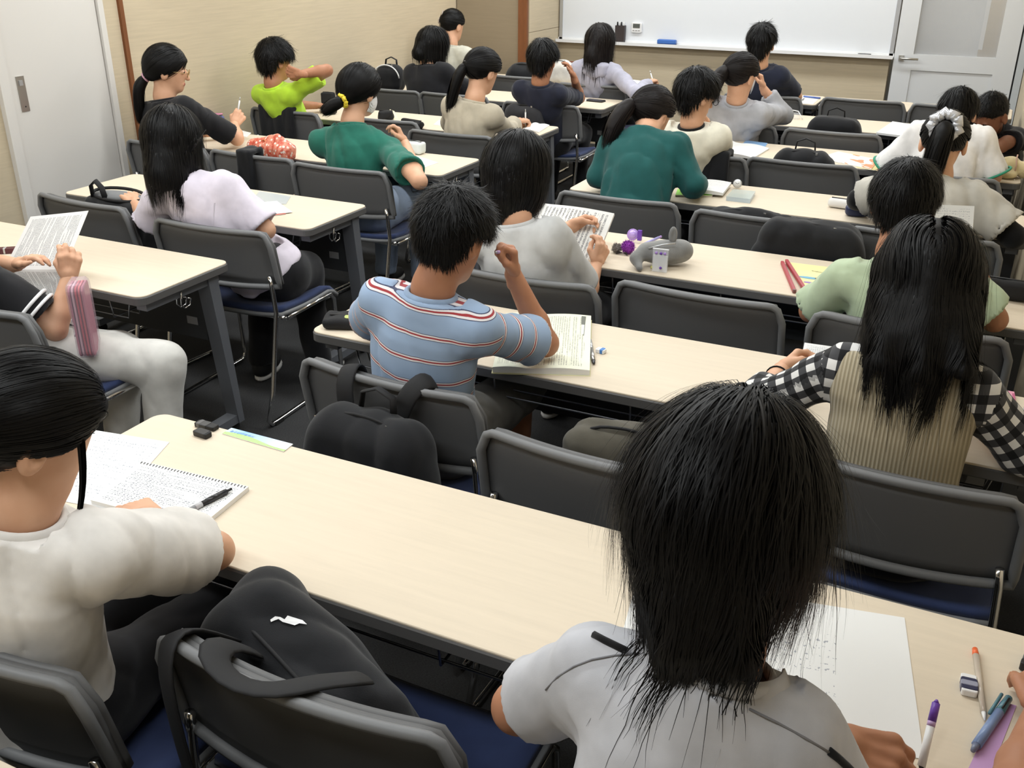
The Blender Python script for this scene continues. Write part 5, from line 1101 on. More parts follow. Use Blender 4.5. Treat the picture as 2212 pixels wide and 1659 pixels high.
for i, (a, b, m) in enumerate((((1689, 570), (1716, 634), 'red_stick'), ((1698, 569), (1738, 632), 'red_stick'))):
    a, b = atz(*a, TZ), atz(*b, TZ); d_ = b-a; L_ = np.linalg.norm(d_); q = block('red_ruler', ['outer red folding ruler on the third right table', 'inner red folding ruler against the yellow booklet'][i], 'ruler', (*((a+b)/2)[:2], TZ+.0045*i), (L_, .012, .012), ang(a, b), [('bar', -.5, .5, 0, M[m]), ('end', .46, .5, .0004, mm('brown_end', (130, 90, 84), .5))], group='red rulers')
# book held by the grey tee kid
C = [aty(1120, 545, 3.26), aty(1277, 588, 3.26), aty(1327, 461, 3.42), aty(1175, 439, 3.42)]
openbook3('held_book', 'open vertical print book held by the kid in grey tee', [C[0]*2-C[1], C[1], C[2], C[3]*2-C[2]], .5, .012, M['print_w'], M['print_w'], rise=.008)
C = [aty(1990, 560, 3.44), aty(2097, 556, 3.44), aty(2105, 445, 3.5), aty(2000, 441, 3.5)]
openbook3('held_book', 'white book propped up in front of the boy in pale green tee', C, 0, .014, M['hand_b'], M['hand_b'])
pouch('pencil_case', 'long black pencil case at the right end of the third right table', (*atz(2185, 628, .73)[:2], .735), (.09, .03, .032), -6, M['cloth_black'])
# ---- fourth right table
o, C = openbook('open_book', 'open white book propped on a green memo before the dark green girl', [(1470, 408), (1562, 417), (1580, 394), (1488, 386)], .12, .712, .012, M['hand_b'], M['hand_b'], rise=.006)
mb = MB(); mb.box((.0, 0, -.015), (.12, .1, .012)); mb.build('backing_book', mm('brown_book', (190, 150, 130), .6), o)
quad('green_memo', 'bright green memo pad under the open white book', 'memo pad', [(1459, 421), (1539, 422), (1541, 413), (1464, 408)], mm('lime_paper', (150, 220, 70), .6), t=.008, edge=mm('card', (206, 200, 180), .7))
o = empty('desk_clock', (*atz(1592, 408, .7)[:2], TZ), label='tiny round white clock beside the open book', cat='clock'); RX = np.array([[1, 0, 0], [0, .3, -.95], [0, .95, .3]])
mb = MB(); mb.lathe([(.019, -.006), (.021, -.004), (.021, .004), (.019, .006)], 20, (RX, V3(0, 0, .024))); mb.build('case', M['alu'], o); mb = MB(); mb.lathe([(.017, .0061), (.017, .0068)], 20, (RX, V3(0, 0, .024))); mb.build('face', M['paper'], o)
for a_ in (.6, 2.4): mb = MB(); mb.tube([V3(0, -.007, .024), V3(math.cos(a_)*.012, -.0075, .024+math.sin(a_)*.012)], .0008, 4); mb.build('hand', K, o)
quad('clear_box', 'flat clear plastic box right of the open white book', 'box', [(1569, 424), (1621, 430), (1632, 413), (1584, 408)], mm('box_clear', (214, 224, 214), .15, Alpha=.6), t=.02, edge=M['pouch_clear'])
pouch('pencil_case', 'white printed pencil case on the fourth right table', (*atz(1826, 446, .71)[:2], .722), (.075, .026, .02), -10, mm('pouch_white', (228, 226, 222), .6), .014, .005)
pouch('pencil_case', 'navy pouch overlapping the white pencil case', (*atz(1850, 462, .71)[:2], .725), (.05, .028, .024), 10, mm('navy_shiny', (32, 42, 78), .35), .018, .005)
# ---- fifth right table
o, C = openbook('open_notebook', 'open blank notebook before the boy with glasses', [(1510, 324), (1627, 341), (1662, 320), (1552, 301)], .4, TZ, .008, M['paper'], M['paper'], 'notebook', .008)
quad('blue_booklet', 'light blue booklet under the open blank notebook', 'booklet', [(1600, 314), (1652, 319), (1658, 309), (1612, 303)], mm('blue_cover', (140, 180, 224), .5), t=.004)
a = aty(1560, 321, 5.5); stick('navy_pen', 'dark blue pen held over the blank notebook', 'pen', a, aty(1572, 309, 5.5), .005, [('barrel', 0, .9, .9, 1, mm('pen_navy', (62, 66, 118), .3)), ('end', .9, 1, .8, .6, K)])
m = M['orange_print'] = mat('orange_print', S(250, 244, 228), .6); t = NT(m); u_ = t.n('ShaderNodeUVMap'); nz = t.noise(u_.outputs[0], 3.2, 2); x_ = t.sep(u_.outputs[0])[0]
t.col(t.mix(t.math('GREATER_THAN', t.math('ADD', nz, t.math('MULTIPLY', x_, .35)), .78), S(251, 246, 232), S(238, 150, 106)))
o, C = quad('printed_booklet', 'cream booklet with orange pictures before the white shirted person', 'booklet', [(1766, 341), (1882, 365), (1899, 345), (1811, 327)], M['orange_print'], t=.004)
quad('booklet', 'second cream booklet beneath the orange pictured one', 'booklet', [(1850, 362), (1915, 372), (1925, 352), (1840, 332)], mm('cream_paper', (226, 214, 150), .6), z=.6995, t=.0012)
c_ = atz(2182, 385, .7); o = empty('fluffy_pouch', (*c_[:2], TZ), label='fluffy cream animal pouch at the right wall', cat='pouch')
v, q = nets(lambda p: smin(smin(ell(p, (-.015, .03, .05), (.06, .05, .05)), ell(p, (.055, .02, .042), (.035, .04, .042)), .02), smin(ell(p, (-.075, .03, .05), (.028, .022, .02)), ell(p, (-.02, -.02, .022), (.05, .03, .022)), .02), .02)+.003*wob(p, 110, 5), *bbox([(0, .02, .05)], .14), .005); np_mesh('body', v, q, fabric('fleece', S(222, 206, 160), .95, 260, .15, .6, .5), o)
mb = MB(); mb.tube([(.012, -.015, .02), (.015, -.03, .07), (.01, .0, .1), (.012, .01, .115)], .004, 6); mb.build('strap', mm('strap_pink', (206, 170, 150), .5), o); mb = MB(); mb.tube([(.02, -.045, .006), (.02, -.047, -.02), (.018, -.048, -.055)], .0022, 5); mb.build('chain', M['chrome'], o)
# ---- sixth and front right tables
quad('paper_stack', 'tilted white sheets on the sixth right table', 'paper', [(1893, 286), (1950, 293), (1968, 268), (1928, 262)], M['paper'], t=.012)
pouch('pencil_case', 'green flat pouch at the right end of the sixth table', (*atz(2178, 288, .71)[:2], .713), (.06, .024, .012), 0, mm('pouch_green', (70, 150, 50), .4), .01, .005)
block('eraser', 'white eraser beside the green pouch', 'eraser', (*atz(2150, 289, .7)[:2], TZ), (.035, .018, .018), 5, [('rubber', -.5, .5, 0, M['white']), ('sleeve', -.3, .2, .0006, M['alu'])])
o = empty('clear_case', (*atz(1712, 256, .7)[:2], TZ), label='clear plastic case with white cord by the grey sweater', cat='case'); mb = MB(); mb.plate((0, 0, .018), (.09, .05, .036), .012, .004); mb.build('case', M['glass'], o)
mb = MB(); mb.tube([(-.03, 0, .038), (-.01, .02, .05), (.03, .01, .046), (.05, -.02, .03), (.07, -.03, .004)], .003, 6); mb.build('cord', M['white'], o)
quad('front_sheet', 'white sheet on the front desk beside the navy boy', 'paper', [(1705, 222), (1756, 225), (1771, 211), (1714, 206)], M['paper'], t=.001)
a, b = atz(1736, 208, TZ+.008), atz(1772, 212, TZ+.008); stick('blue_pen', 'blue marker on the front desk sheet', 'pen', a, b, .006, [('barrel', 0, .65, 1, 1, mm('pen_mid', (90, 120, 190), .3)), ('cap', .65, 1, 1.08, 1, mm('pen_mid2', (70, 96, 170), .3))])
a, b = atz(1724, 220, TZ+.008), atz(1737, 213, TZ+.008); stick('ball_pen', 'thin grey pen on the front desk sheet', 'pen', a, b, .004, [('barrel', 0, .8, 1, 1, G), ('cap', .8, 1, 1, .8, K)])
# ---- left block things
C = [aty(8, 582, 2.18), aty(140, 582, 2.2), aty(191, 455, 2.34), aty(66, 468, 2.31)]; o = empty('printed_sheet', sum(C)/4, label='folded printed sheet held up at the left edge', cat='paper'); og = sum(C)/4
slab('upper_page', C, .001, M['print_h'], o, og); slab('lower_page', [aty(62, 668, 2.13), aty(165, 704, 2.14), aty(140, 582, 2.199), aty(8, 582, 2.179)], .001, M['print_h'], o, og)
c_ = aty(182, 684, 2.07); o = empty('document_case', c_-np.array([0, 0, .13]), math.radians(38), 'clear document case with red papers standing on the lap', 'document case')
for i, (x_, m) in enumerate(((-.022, 'paper_rose'), (-.012, 'paper_pink'), (-.002, 'paper_red'), (.008, 'paper_red2'), (.017, 'paper_rose'))):
    mm('paper_rose', (186, 110, 124), .6); mm('paper_pink', (222, 180, 190), .6); mm('paper_red', (200, 70, 76), .6); mm('paper_red2', (214, 96, 96), .6)
    mb = MB(); mb.plate((0, 0, 0), (.10, .235, .006), .02, .001, 4, (np.array([[0, 0, 1], [1, 0, 0], [0, 1, 0.]]), V3(x_, 0, .125))); mb.build('sheet', M[m], o)
mb = MB(); mb.plate((0, 0, 0), (.115, .255, .056), .03, .008, 5, (np.array([[0, 0, 1], [1, 0, 0], [0, 1, 0.]]), V3(-.002, 0, .128))); mb.build('shell', mm('shell_clear', (226, 206, 220), .12, Alpha=.3), o)
for z_ in (.08, .13): mb = MB(); mb.lathe([(.006, 0), (.005, .003)], 10, (np.array([[0, 0, -1], [0, 1, 0], [1, 0, 0.]]), V3(-.031, -.03, z_))); mb.build('snap', M['white'], o)
block('pen_case', 'dark red slim pen case at the left frame edge', 'pencil case', (*atz(-12, 548, .7)[:2], TZ), (.17, .03, .02), 38, [('case', -.5, .5, 0, mm('maroon', (84, 34, 44), .35)), ('band', .2, .26, .0006, M['alu'])])
o, C = quad('white_sheet', 'white sheet with coloured lower edge before the lavender girl', 'paper', [(520, 470), (632, 458), (598, 434), (500, 442)], M['paper'], z=.704, t=.0012)
for x0, x1, m in ((.35, .62, 'strip_green'), (.62, .86, 'strip_red'), (.05, .35, 'strip_blue')):
    mm('strip_green', (80, 150, 110), .5); mm('strip_red', (210, 96, 76), .5); mm('strip_blue', (90, 110, 170), .5)
    c4 = [C[0]+(C[1]-C[0])*x for x in (x0, x1)]; dn = nrm(C[0]-C[3])*.012; slab('strip', [c4[0]+dn-[0, 0, .002], c4[1]+dn-[0, 0, .002], c4[1]-dn*.2-[0, 0, .002], c4[0]-dn*.2-[0, 0, .002]], .0012, M[m], o, np.array(o.location))
quad('clear_folder', 'transparent plastic folder behind the white sheet', 'folder', [(540, 440), (618, 440), (628, 424), (560, 412)], mm('folder_clear', (228, 236, 240), .1, Alpha=.5), t=.003, edge=M['folder_clear'])
m = M['orange_pattern'] = mat('orange_pattern', S(220, 110, 84), .45); t = NT(m); c_ = t.coord('Object'); n_ = t.noise(c_, 48, 3); v_ = t.n('ShaderNodeTexVoronoi'); v_.inputs['Scale'].default_value = 45; t.l(c_, v_.inputs['Vector'])
t.col(t.mix(t.math('LESS_THAN', v_.outputs['Distance'], .32), t.ramp(n_, [(.4, S(206, 84, 62)), (.6, S(236, 150, 124))]), S(244, 222, 208)))
c_ = atz(590, 342, .7); o = empty('patterned_pouch', (*c_[:2], TZ), math.radians(-8), 'orange patterned zip pouch with white motifs behind a chair', 'pouch')
v, q = nets(lambda p: smax(smin(rbox(p/1.25, (0, 0, .035), (.115, .045, .04), .03), cap(p/1.25, (-.09, .0, .03), (.04, 0, .085), .03, .028), .03), (p[:, 2]+np.abs(p[:, 1])*1.2)-.145, .02)+.004*sharp(wob(p, 60, 8)), *bbox([(0, 0, .05)], .2), .0055); np_mesh('case', v, q, m, o)
mb = MB(); mb.tube([(-.09, -.028, .07), (-.02, -.03, .1), (.04, -.04, .07), (.085, -.05, .02)], .006, 8); mb.build('zip', mm('zip_orange', (226, 130, 90), .5), o); mb = MB(); mb.tube([(.11, -.02, .02), (.15, -.03, .012), (.17, -.02, .006)], .008, 6); mb.build('tab', m, o)
o, W_ = pouch('pencil_case', 'glossy white boxy pencil case on the third left table', (*atz(888, 330, .7)[:2], .733), (.085, .034, .032), -6, mm('gloss_white', (228, 234, 230), .25), .016, .005, .0015)
mb = MB(); mb.lathe([(.003, 0), (.003, .002)], 8, (np.array([[1, 0, 0], [0, 0, -1], [0, 1, 0.]]), W_(-.03, -.034, .01))); mb.build('snap', M['steel'], o); mb = MB(); p0 = W_(-.02, -.0345, -.008); mb.add([p0, p0+V3(.012, 0, 0), p0+V3(.006, 0, .008)], [(0, 1, 2)]); mb.build('logo', M['alu'], o)
quad('white_sheet', 'blank sheet beside the glossy white pencil case', 'paper', [(862, 352), (902, 367), (947, 351), (888, 333)], M['paper'], t=.001)
o, W_ = pouch('pencil_case', 'open blue pencil case with pink lining before the black tee girl', (*atz(468, 272, .7)[:2], .735), (.07, .03, .034), -20, mm('case_blue', (108, 116, 176), .6), .02, .005)
mb = MB(); mb.tube([W_(.068*math.cos(a), .03*math.sin(a), .036+.008*math.cos(a)) for a in np.linspace(0, 6.28, 25)[:-1]], .005, 6, closed=True); mb.build('pink_rim', mm('rim_pink', (222, 150, 176), .5), o)
quad('small_note', 'small note at the black tee girl\'s hand', 'paper', [(508, 290), (533, 296), (543, 287), (520, 281)], M['hand_b'], t=.001)
mm('pen_white', (236, 238, 238), .3)
def held_pen(key, side, label, L=.13, m='pen_white', tilt=(0.1, .25, 1)):
    g = PEOPLE[key]['grips'][side]
    if g is None: return
    c = g[1]; d = nrm(tilt); stick('held_pen', label, 'pen', c-d*.03, c+d*(L-.03), .0045, [('tip', 0, .12, .2, .8, M['alu']), ('barrel', .12, .85, 1, 1, M[m]), ('button', .85, 1, .6, .5, M['alu'])])
held_pen('P3', 1, 'beige pen in the hand of the girl in black tee', m='pen_white', tilt=(.25, .1, 1)); held_pen('P8', 1, 'white mechanical pencil in the beige tee girl\'s hand', tilt=(.1, -.25, 1)); held_pen('P10', 1, 'white pen in the grey hoodie girl\'s hand', tilt=(-.35, .1, .8)); held_pen('P14', 1, 'pen near the face of the grey sweater girl', m='pen_white', tilt=(-.25, 0, -1)); held_pen('P21', 1, 'purple grey pen in the striped boy\'s fist', m='pen_lilac', tilt=(.15, -.9, .25), L=.09)
pouch('pencil_case', 'upright black pencil box before the neon boy', (*atz(710, 226, .7)[:2], .742), (.045, .03, .042), 8, M['cloth_black'], .01, .006, .001); quad('white_sheet', 'white sheet under the upright black pencil box', 'paper', [(688, 232), (732, 238), (745, 228), (700, 222)], M['paper'], t=.001)
pouch('glasses_case', 'glossy black round case left of the green tee girl\'s head', (*atz(712, 246, .7)[:2], .722), (.055, .03, .02), -12, M['gloss_black'], .018, .006, .001, cat='case')
pouch('black_cloth_bag', 'crumpled black cloth bag on the fourth left table', (*atz(834, 258, .7)[:2], .728), (.05, .035, .028), 30, M['cloth_black'], .015, .006, .007, cat='bag'); quad('cream_card', 'cream card beside the crumpled black bag', 'card', [(838, 256), (862, 260), (852, 240), (842, 236)], mm('card_cream', (240, 232, 196), .6), t=.001)
pouch('black_pouch', 'curly black pouch right of the crumpled bag', (*atz(892, 276, .7)[:2], .725), (.085, .03, .024), -14, M['cloth_black'], .02, .006, .008, cat='pouch'); quad('white_sheet', 'white sheet left of the beige tee girl', 'paper', [(936, 269), (968, 273), (972, 263), (948, 259)], M['paper'], t=.001)
openbook('exercise_book', 'open exercise book under the beige tee girl\'s hand', [(1128, 279), (1164, 285), (1187, 270), (1152, 265)], .4, TZ, .006, M['paper'], M['paper'], 'notebook', .004)
o = empty('phone', (*atz(1286, 219, .7)[:2], TZ), math.radians(-8), 'black phone lying at the end of the fifth left table', 'phone'); mb = MB(); mb.plate((0, 0, .005), (.14, .07, .01), .012, .002); mb.build('body', K, o); mb = MB(); mb.plate((0, 0, .0103), (.132, .064, .0008), .01, .0002); mb.build('screen', mm('screen', (24, 26, 30), .1), o)
block('eraser', 'white eraser stub by the black phone', 'eraser', (*atz(1262, 219, .7)[:2], TZ), (.03, .018, .012), 0, [('rubber', -.5, .5, 0, M['white']), ('sleeve', -.3, .1, .0006, M['alu'])])
quad('white_sheets', 'white sheets with a red corner behind the tote bag', 'paper', [(968, 192), (1012, 196), (1020, 184), (984, 180)], M['paper'], t=.006); quad('red_card', 'red card lying on the white sheets', 'card', [(992, 193), (1001, 194), (1003, 190), (995, 188)], M['red_stick'], z=.707, t=.001)
quad('white_sheet', 'white sheet at the left of the black robed girl', 'paper', [(815, 190), (834, 192), (840, 183), (822, 181)], M['paper'], t=.002); quad('white_sheet', 'white sheet under the hoodie girl\'s pen', 'paper', [(1352, 182), (1392, 187), (1405, 177), (1368, 172)], M['paper'], t=.001)
pouch('black_pouch', 'small black pouch left of the hoodie girl', (*atz(1208, 180, .7)[:2], .73), (.05, .03, .028), 10, M['cloth_black'], .02, .007, .004, cat='pouch')
# ================================================================ bags and coats
from mathutils.bvhtree import BVHTree
M['bag_black'] = fabric('bag_black', S(26, 27, 30), .8, 500, .2, .3); M['bag_char'] = fabric('bag_charcoal', S(52, 52, 55), .8, 500, .2, .3); M['bag_khaki'] = fabric('bag_khaki', S(92, 88, 78), .85, 500, .15, .3)
M['tote'] = fabric('tote_canvas', S(206, 200, 180), .9, 400); M['strap'] = mat('strap_web', S(20, 20, 22), .75); M['bag_tan'] = mat('bag_tan', S(110, 96, 74), .7); M['bag_white'] = fabric('bag_white', S(226, 222, 214), .85)
def bag(label, c, hd, rz=0, m='bag_black', rr=.06, wr=.006, h=.009, tilt=0., roll=0., straps=(), pocket=True, handle=True, name='backpack', cat='backpack', seed=1, pm=None, lid=True, sag=0.):
    """soft bag; c centre, hd half sizes; straps: polylines in bag coordinates; origin at the bag's foot"""
    c = V3(c); base = c-[0, 0, hd[2]]; o = empty(name, base, label=label, cat=cat)
    Rz = rotz(math.radians(rz)); a = math.radians(tilt); Rx = np.array([[1, 0, 0], [0, math.cos(a), -math.sin(a)], [0, math.sin(a), math.cos(a)]]); b = math.radians(roll); Ry = np.array([[math.cos(b), 0, math.sin(b)], [0, 1, 0], [-math.sin(b), 0, math.cos(b)]])
    R = Rz @ Ry @ Rx; o3 = np.array([0, 0, hd[2]]); L = lambda p: (p-o3) @ R
    W = lambda x, y, z: R @ V3(x, y, z)+o3
    def f(p):
        l = L(p); k = 1-.22*np.clip((l[:, 2]/hd[2]), 0, 1)**2*(1 if lid else 0); q = l/np.stack([k, k, np.ones_like(k)], 1)
        d = rbox(q, (0, 0, 0), hd, rr); return d+wr*sharp(wob(l*np.array([1, 1, .7]), 26, seed))+wr*.5*wob(l, 60, seed+1)+sag*np.clip(l[:, 2], 0, 1)*np.abs(l[:, 0])
    rad = np.linalg.norm(hd)+.03; v, q = nets(f, *bbox([o3], rad), h); body = np_mesh('bag_body', v, q, M[m], o)
    if pocket:
        pf = lambda p: rbox(L(p), (0, -hd[1]*.9, -hd[2]*.35), (hd[0]*.78, hd[1]*.4, hd[2]*.5), min(.04, hd[1]*.35))+wr*.6*wob(L(p), 40, seed+2)
        v, q = nets(pf, *bbox([W(0, -hd[1]*.9, -hd[2]*.35)], rad), h); np_mesh('front_pocket', v, q, M[pm or m], o)
    mb = MB(); mb.tube([W(hd[0]*.86*x, -hd[1]*.35, hd[2]*(.97-.55*abs(x)**3)) for x in np.linspace(-1, 1, 13)], .004, 6); z_ = mb.build('zip', M['strap'], o)
    mb = MB(); mb.box(W(hd[0]*.4, -hd[1]*.4-.004, hd[2]*.9), (.01, .004, .022)); mb.build('zip_pull', M['steel'], z_)
    if handle: mb = MB(); mb.tube([W(-.05, hd[1]*.3, hd[2]*.9), W(-.045, hd[1]*.35, hd[2]+.03), W(0, hd[1]*.35, hd[2]+.048), W(.045, hd[1]*.35, hd[2]+.03), W(.05, hd[1]*.3, hd[2]*.9)], .012, 8, flat=.35); mb.build('handle', M['strap'], o)
    for s in straps:
        mb = MB(); P = np.array([V3(p)-base for p in s]); t0 = np.linspace(0, 1, len(P)); ts = np.linspace(0, 1, 16); Q = np.stack([np.interp(ts, t0, P[:, i]) for i in range(3)], 1)
        for _ in range(2): Q[1:-1] = (Q[:-2]+2*Q[1:-1]+Q[2:])/4
        mb.tube(list(Q), .026, 10, flat=.22, ref=(0, -1, .2)); mb.build('strap', M['strap'], o)
    return o, W
# backpack on the nearest chair seat (white mark on its front), strap over the chair back
c = V3(-.90, 1.065, .585)
o, W = bag('black backpack with white emblem resting on the nearest empty chair', c, (.235, .10, .155), -16, 'bag_black', .07, .011, .008, tilt=16, roll=17, straps=[[(-1.0, 1.0, .70), (-1.03, .93, .775), (-1.03, .885, .79), (-1.02, .855, .74), (-1.0, .85, .58), (-.99, .86, .44)], [(-.95, .98, .72), (-.94, .91, .80), (-.92, .86, .81), (-.86, .84, .795), (-.80, .86, .79), (-.77, .92, .775), (-.74, 1.0, .73)]], pocket=False, handle=False, seed=4)
def raymesh(o, nm):
    c = [k for k in o.children if k.name.split('.')[0] == nm][0]; me = c.data; L0 = np.array(o.location)
    return BVHTree.FromPolygons([tuple(np.array(v.co)+L0) for v in me.vertices], [p.vertices[:] for p in me.polygons]), L0
def onto(bv, px, py, lift=.003):
    d = nrm(_ray(px, py)); q, n_, i, t = bv.ray_cast(Vector(tuple(CAM)), Vector(tuple(d)))
    return None if q is None else np.array(q)+np.array(n_)*lift
bvb, L0 = raymesh(o, 'bag_body'); em = [onto(bvb, 1.0*x/2.458, 1100+y/2.458) for x, y in ((1436, 592), (1462, 574), (1490, 578), (1512, 590), (1528, 570), (1570, 584), (1606, 596), (1630, 618), (1590, 612), (1566, 622), (1530, 612), (1502, 604), (1480, 588), (1458, 596), (1440, 604))]
if all(e is not None for e in em): mb = MB(); mb.add([e-L0 for e in em], [tuple(range(len(em)))]); mb.build('emblem', M['white'], o)
# backpack hung on the striped boy's chair
cx, cy = CH['R2a'][:2]
o, W = bag('black backpack hung on the striped boy\'s chair', (cx+.035, cy-.125, .54), (.19, .085, .205), -3, 'bag_black', .075, .008, .009, tilt=-4, straps=[[(cx-.07, cy-.06, .66), (cx-.09, cy-.045, .76), (cx-.095, cy+.0, .80), (cx-.1, cy+.04, .77), (cx-.1, cy+.05, .62)], [(cx+.07, cy-.06, .68), (cx+.10, cy-.045, .77), (cx+.125, cy+.0, .80), (cx+.13, cy+.05, .77), (cx+.13, cy+.06, .62)]], seed=7)
mb = MB(); mb.tube([W(x*.15, -.13+.02*x*x, -.09-.03*abs(x)) for x in np.linspace(-1, 1, 11)], .012, 8); mb.build('tan_base', M['bag_tan'], o)
bag('khaki bag standing on the seat behind the nearest head', tuple(aty(1338, 912, 2.07)*[1, 1, 0]+[0, 0, aty(1338, 912, 2.07)[2]-.15]), (.15, .07, .15), 10, 'bag_khaki', .06, .012, .009, name='shoulder_bag', cat='bag', seed=9, handle=False)
# fourth right row
cx, cy = CH['R4b'][:2]
bag('big black backpack hung over the chair left of the pale green boy', (cx+.225, cy-.10, .615), (.215, .09, .20), 2, 'bag_black', .06, .008, .009, seed=12, handle=False, straps=[[(cx+.10, cy-.06, .74), (cx+.10, cy, .80), (cx+.10, cy+.05, .74)], [(cx+.22, cy-.06, .74), (cx+.22, cy, .80), (cx+.22, cy+.05, .74)]])
bag('rounded black bag on the seat beyond the big black backpack', (cx-.09, cy+.2, .605), (.20, .10, .155), 0, 'bag_black', .09, .012, .010, seed=14, name='shoulder_bag', cat='bag', pocket=False, handle=False)
# fifth right row
cx, cy = CH['R5b'][:2]
bag('low black bag with bow strap behind the empty fifth row chair', (cx-.02, cy+.17, .63), (.17, .08, .18), 0, 'bag_black', .07, .008, .010, seed=15, name='shoulder_bag', cat='bag', pocket=False)
def drape(label, c, wd, z0, z1, m, name='jacket', cat='jacket', seed=1, th=.02):
    """cloth folded over a chair back: c = (x, y of the back)"""
    o = empty(name, (c[0], c[1], z0), label=label, cat=cat)
    f = lambda p: np.minimum(rbox(p, (0, -.035, (z1-z0)/2), (wd/2, .018, (z1-z0)/2), .016), np.minimum(rbox(p, (0, .045, (z1-z0)*.62), (wd/2*.96, .016, (z1-z0)*.38), .014), rbox(p, (0, .004, z1-z0-.004), (wd/2, .056, .016), .014)))+.005*sharp(wob(p*np.array([1, 1, .3]), 60, seed))
    v, q = nets(f, *bbox([(-wd/2, -.06, 0), (wd/2, .07, z1-z0)], .03), .008); np_mesh('cloth', v, q, M[m], o); mb = MB(); mb.tube([(-wd*.4, -.052, .02), (0, -.056, .012), (wd*.4, -.052, .02)], .004, 6); mb.build('hem', M[m], o); return o
drape('black jacket folded over the chair of the boy with glasses', (CH['R5a'][0]+.12, CH['R5a'][1]), .15, .55, .80, 'bag_black', seed=3)
drape('black strap cloth over the chair beside the orange pouch', (CH['L3b'][0]+.0, CH['L3b'][1]), .10, .56, .80, 'bag_black', name='cloth', cat='cloth', seed=5)
drape('black jacket over the back of the neon boy\'s chair', (CH['L4a'][0]-.02, CH['L4a'][1]), .26, .56, .80, 'bag_black', seed=8)
# sixth right row
cx, cy = CH['R6b'][:2]
bag('black handled bag behind the sixth row empty chair', (cx-.02, cy+.2, .64), (.17, .085, .19), 4, 'bag_black', .05, .008, .010, seed=17, name='handbag', cat='bag', pocket=False)
# left block
cx, cy = CH['L2a'][:2]
o, W = bag('open black bag with grey lining on the chair near the sliding door', (cx+.06, cy+.17, .60), (.17, .075, .165), -6, 'bag_black', .04, .006, .009, seed=21, name='handbag', cat='bag', pocket=False, handle=False, lid=False)
v, q = nets(lambda p: ell((p-W(0, 0, .165)), (0, 0, 0), (.14, .05, .02)), *bbox([W(0, 0, .165)], .16), .008); np_mesh('lining', v, q, mat('lining_grey', S(120, 122, 124), .6), o)
mb = MB(); mb.tube([W(.155*math.cos(a), .062*math.sin(a), .172+.01*math.sin(a)) for a in np.linspace(0, 6.28, 25)[:-1]], .007, 6, closed=True); mb.build('rim', M['strap'], o)
mb = MB(); mb.tube([W(-.11, -.05, .16), W(-.105, -.055, .21), W(-.07, -.055, .235), W(-.035, -.055, .21), W(-.02, -.055, .16)], .012, 8, flat=.35); mb.build('handle', M['strap'], o)
cx, cy = CH['L5c'][:2]
bag('charcoal backpack hung on the chair of the navy boy touching his ear', (cx-.06, cy-.10, .61), (.15, .07, .18), 0, 'bag_char', .06, .008, .010, seed=23, straps=[[(cx-.1, cy-.05, .72), (cx-.06, cy-.01, .80), (cx-.02, cy+.05, .74)], [(cx+.02, cy-.06, .68), (cx+.08, cy-.01, .795), (cx+.1, cy+.05, .74)]])
o, W = bag('folded beige canvas tote on the fifth left table', (*atz(972, 203, .7)[:2], .728), (.11, .045, .028), -8, 'tote', .018, .006, .008, seed=25, name='tote_bag', cat='bag', pocket=False, handle=False, lid=False)
bag('black sports bag with white piping left of the black robed girl', (-4.17, 6.52, .80), (.11, .08, .10), 0, 'bag_black', .06, .005, .010, seed=26, name='sports_bag', cat='bag', pocket=False)
o_ = bpy.data.objects['sports_bag']; mb = MB(); mb.tube([(.115*math.cos(a), -.055, .10+.10*math.sin(a)) for a in np.linspace(.1, 3.0, 14)], .005, 6); mb.build('piping', M['white'], o_)
bag('domed black bag on the chair below the brown post', (CH['L6b'][0]-.04, CH['L6b'][1]+.2, .66), (.16, .09, .20), 0, 'bag_black', .09, .005, .012, seed=27, name='shoulder_bag', cat='bag', pocket=False, handle=False)
bag('white cloth bag beside the navy boy\'s head under the pillar', (-3.2, 7.52, .79), (.11, .08, .09), 0, 'bag_white', .06, .008, .012, seed=28, name='cloth_bag', cat='bag', pocket=False, handle=False)
# ================================================================ small extras worn by people
def onhead(key, x, y, z): P = PEOPLE[key]; return P['H']+np.array([x, y, z]) @ P['HF']-P['base']
P = PEOPLE['P7']; mm('claw', (196, 180, 164), .4)
mb = MB(); mb.tube([onhead('P7', -.05, -.1, .06), onhead('P7', -.02, -.115, .09), onhead('P7', -.03, -.112, -.03), onhead('P7', -.065, -.095, .02)], .005, 6, closed=True); mb.tube([onhead('P7', -.075, -.08, .05), onhead('P7', -.09, -.085, .02), onhead('P7', -.075, -.09, -.005)], .006, 6); mb.build('claw_clip', M['claw'], P['o'])
P = PEOPLE['P5']; H, HF = P['H'], P['HF']
v, q = nets(lambda p: smax(smax(np.abs(ell((p-H) @ HF.T, (0, .02, -.045), (.066, .08, .076)))-.002, .012-((p-H) @ HF.T)[:, 1], .004), np.abs(((p-H) @ HF.T)[:, 2]+.05)-.045, .004), *bbox([H], .14), .004); np_mesh('face_mask', v-P['base'], q, M['white'], P['o'])
mb = MB(); mb.tube([onhead('P5', .068, .02, -.03), onhead('P5', .082, -.01, .005), onhead('P5', .084, -.022, -.015), onhead('P5', .07, .015, -.075)], .0016, 5); mb.build('mask_loop', M['white'], P['o'])
def wristband(key, i, frac, m, r=.029):
    P = PEOPLE[key]; a = P['wr'][i]; c = a[1]+(a[0]-a[1])*frac; d = nrm(a[0]-a[1]); x = nrm(np.cross(d, [.2, .3, 1])); y = np.cross(d, x); mb = MB()
    mb.tube([c+r*(math.cos(t)*x+math.sin(t)*y)-P['base'] for t in np.linspace(0, 6.28, 21)[:-1]], .0022, 6, closed=True); mb.build('wristband', M[m], P['o'])
wristband('P20', 0, .22, 'deep_black')
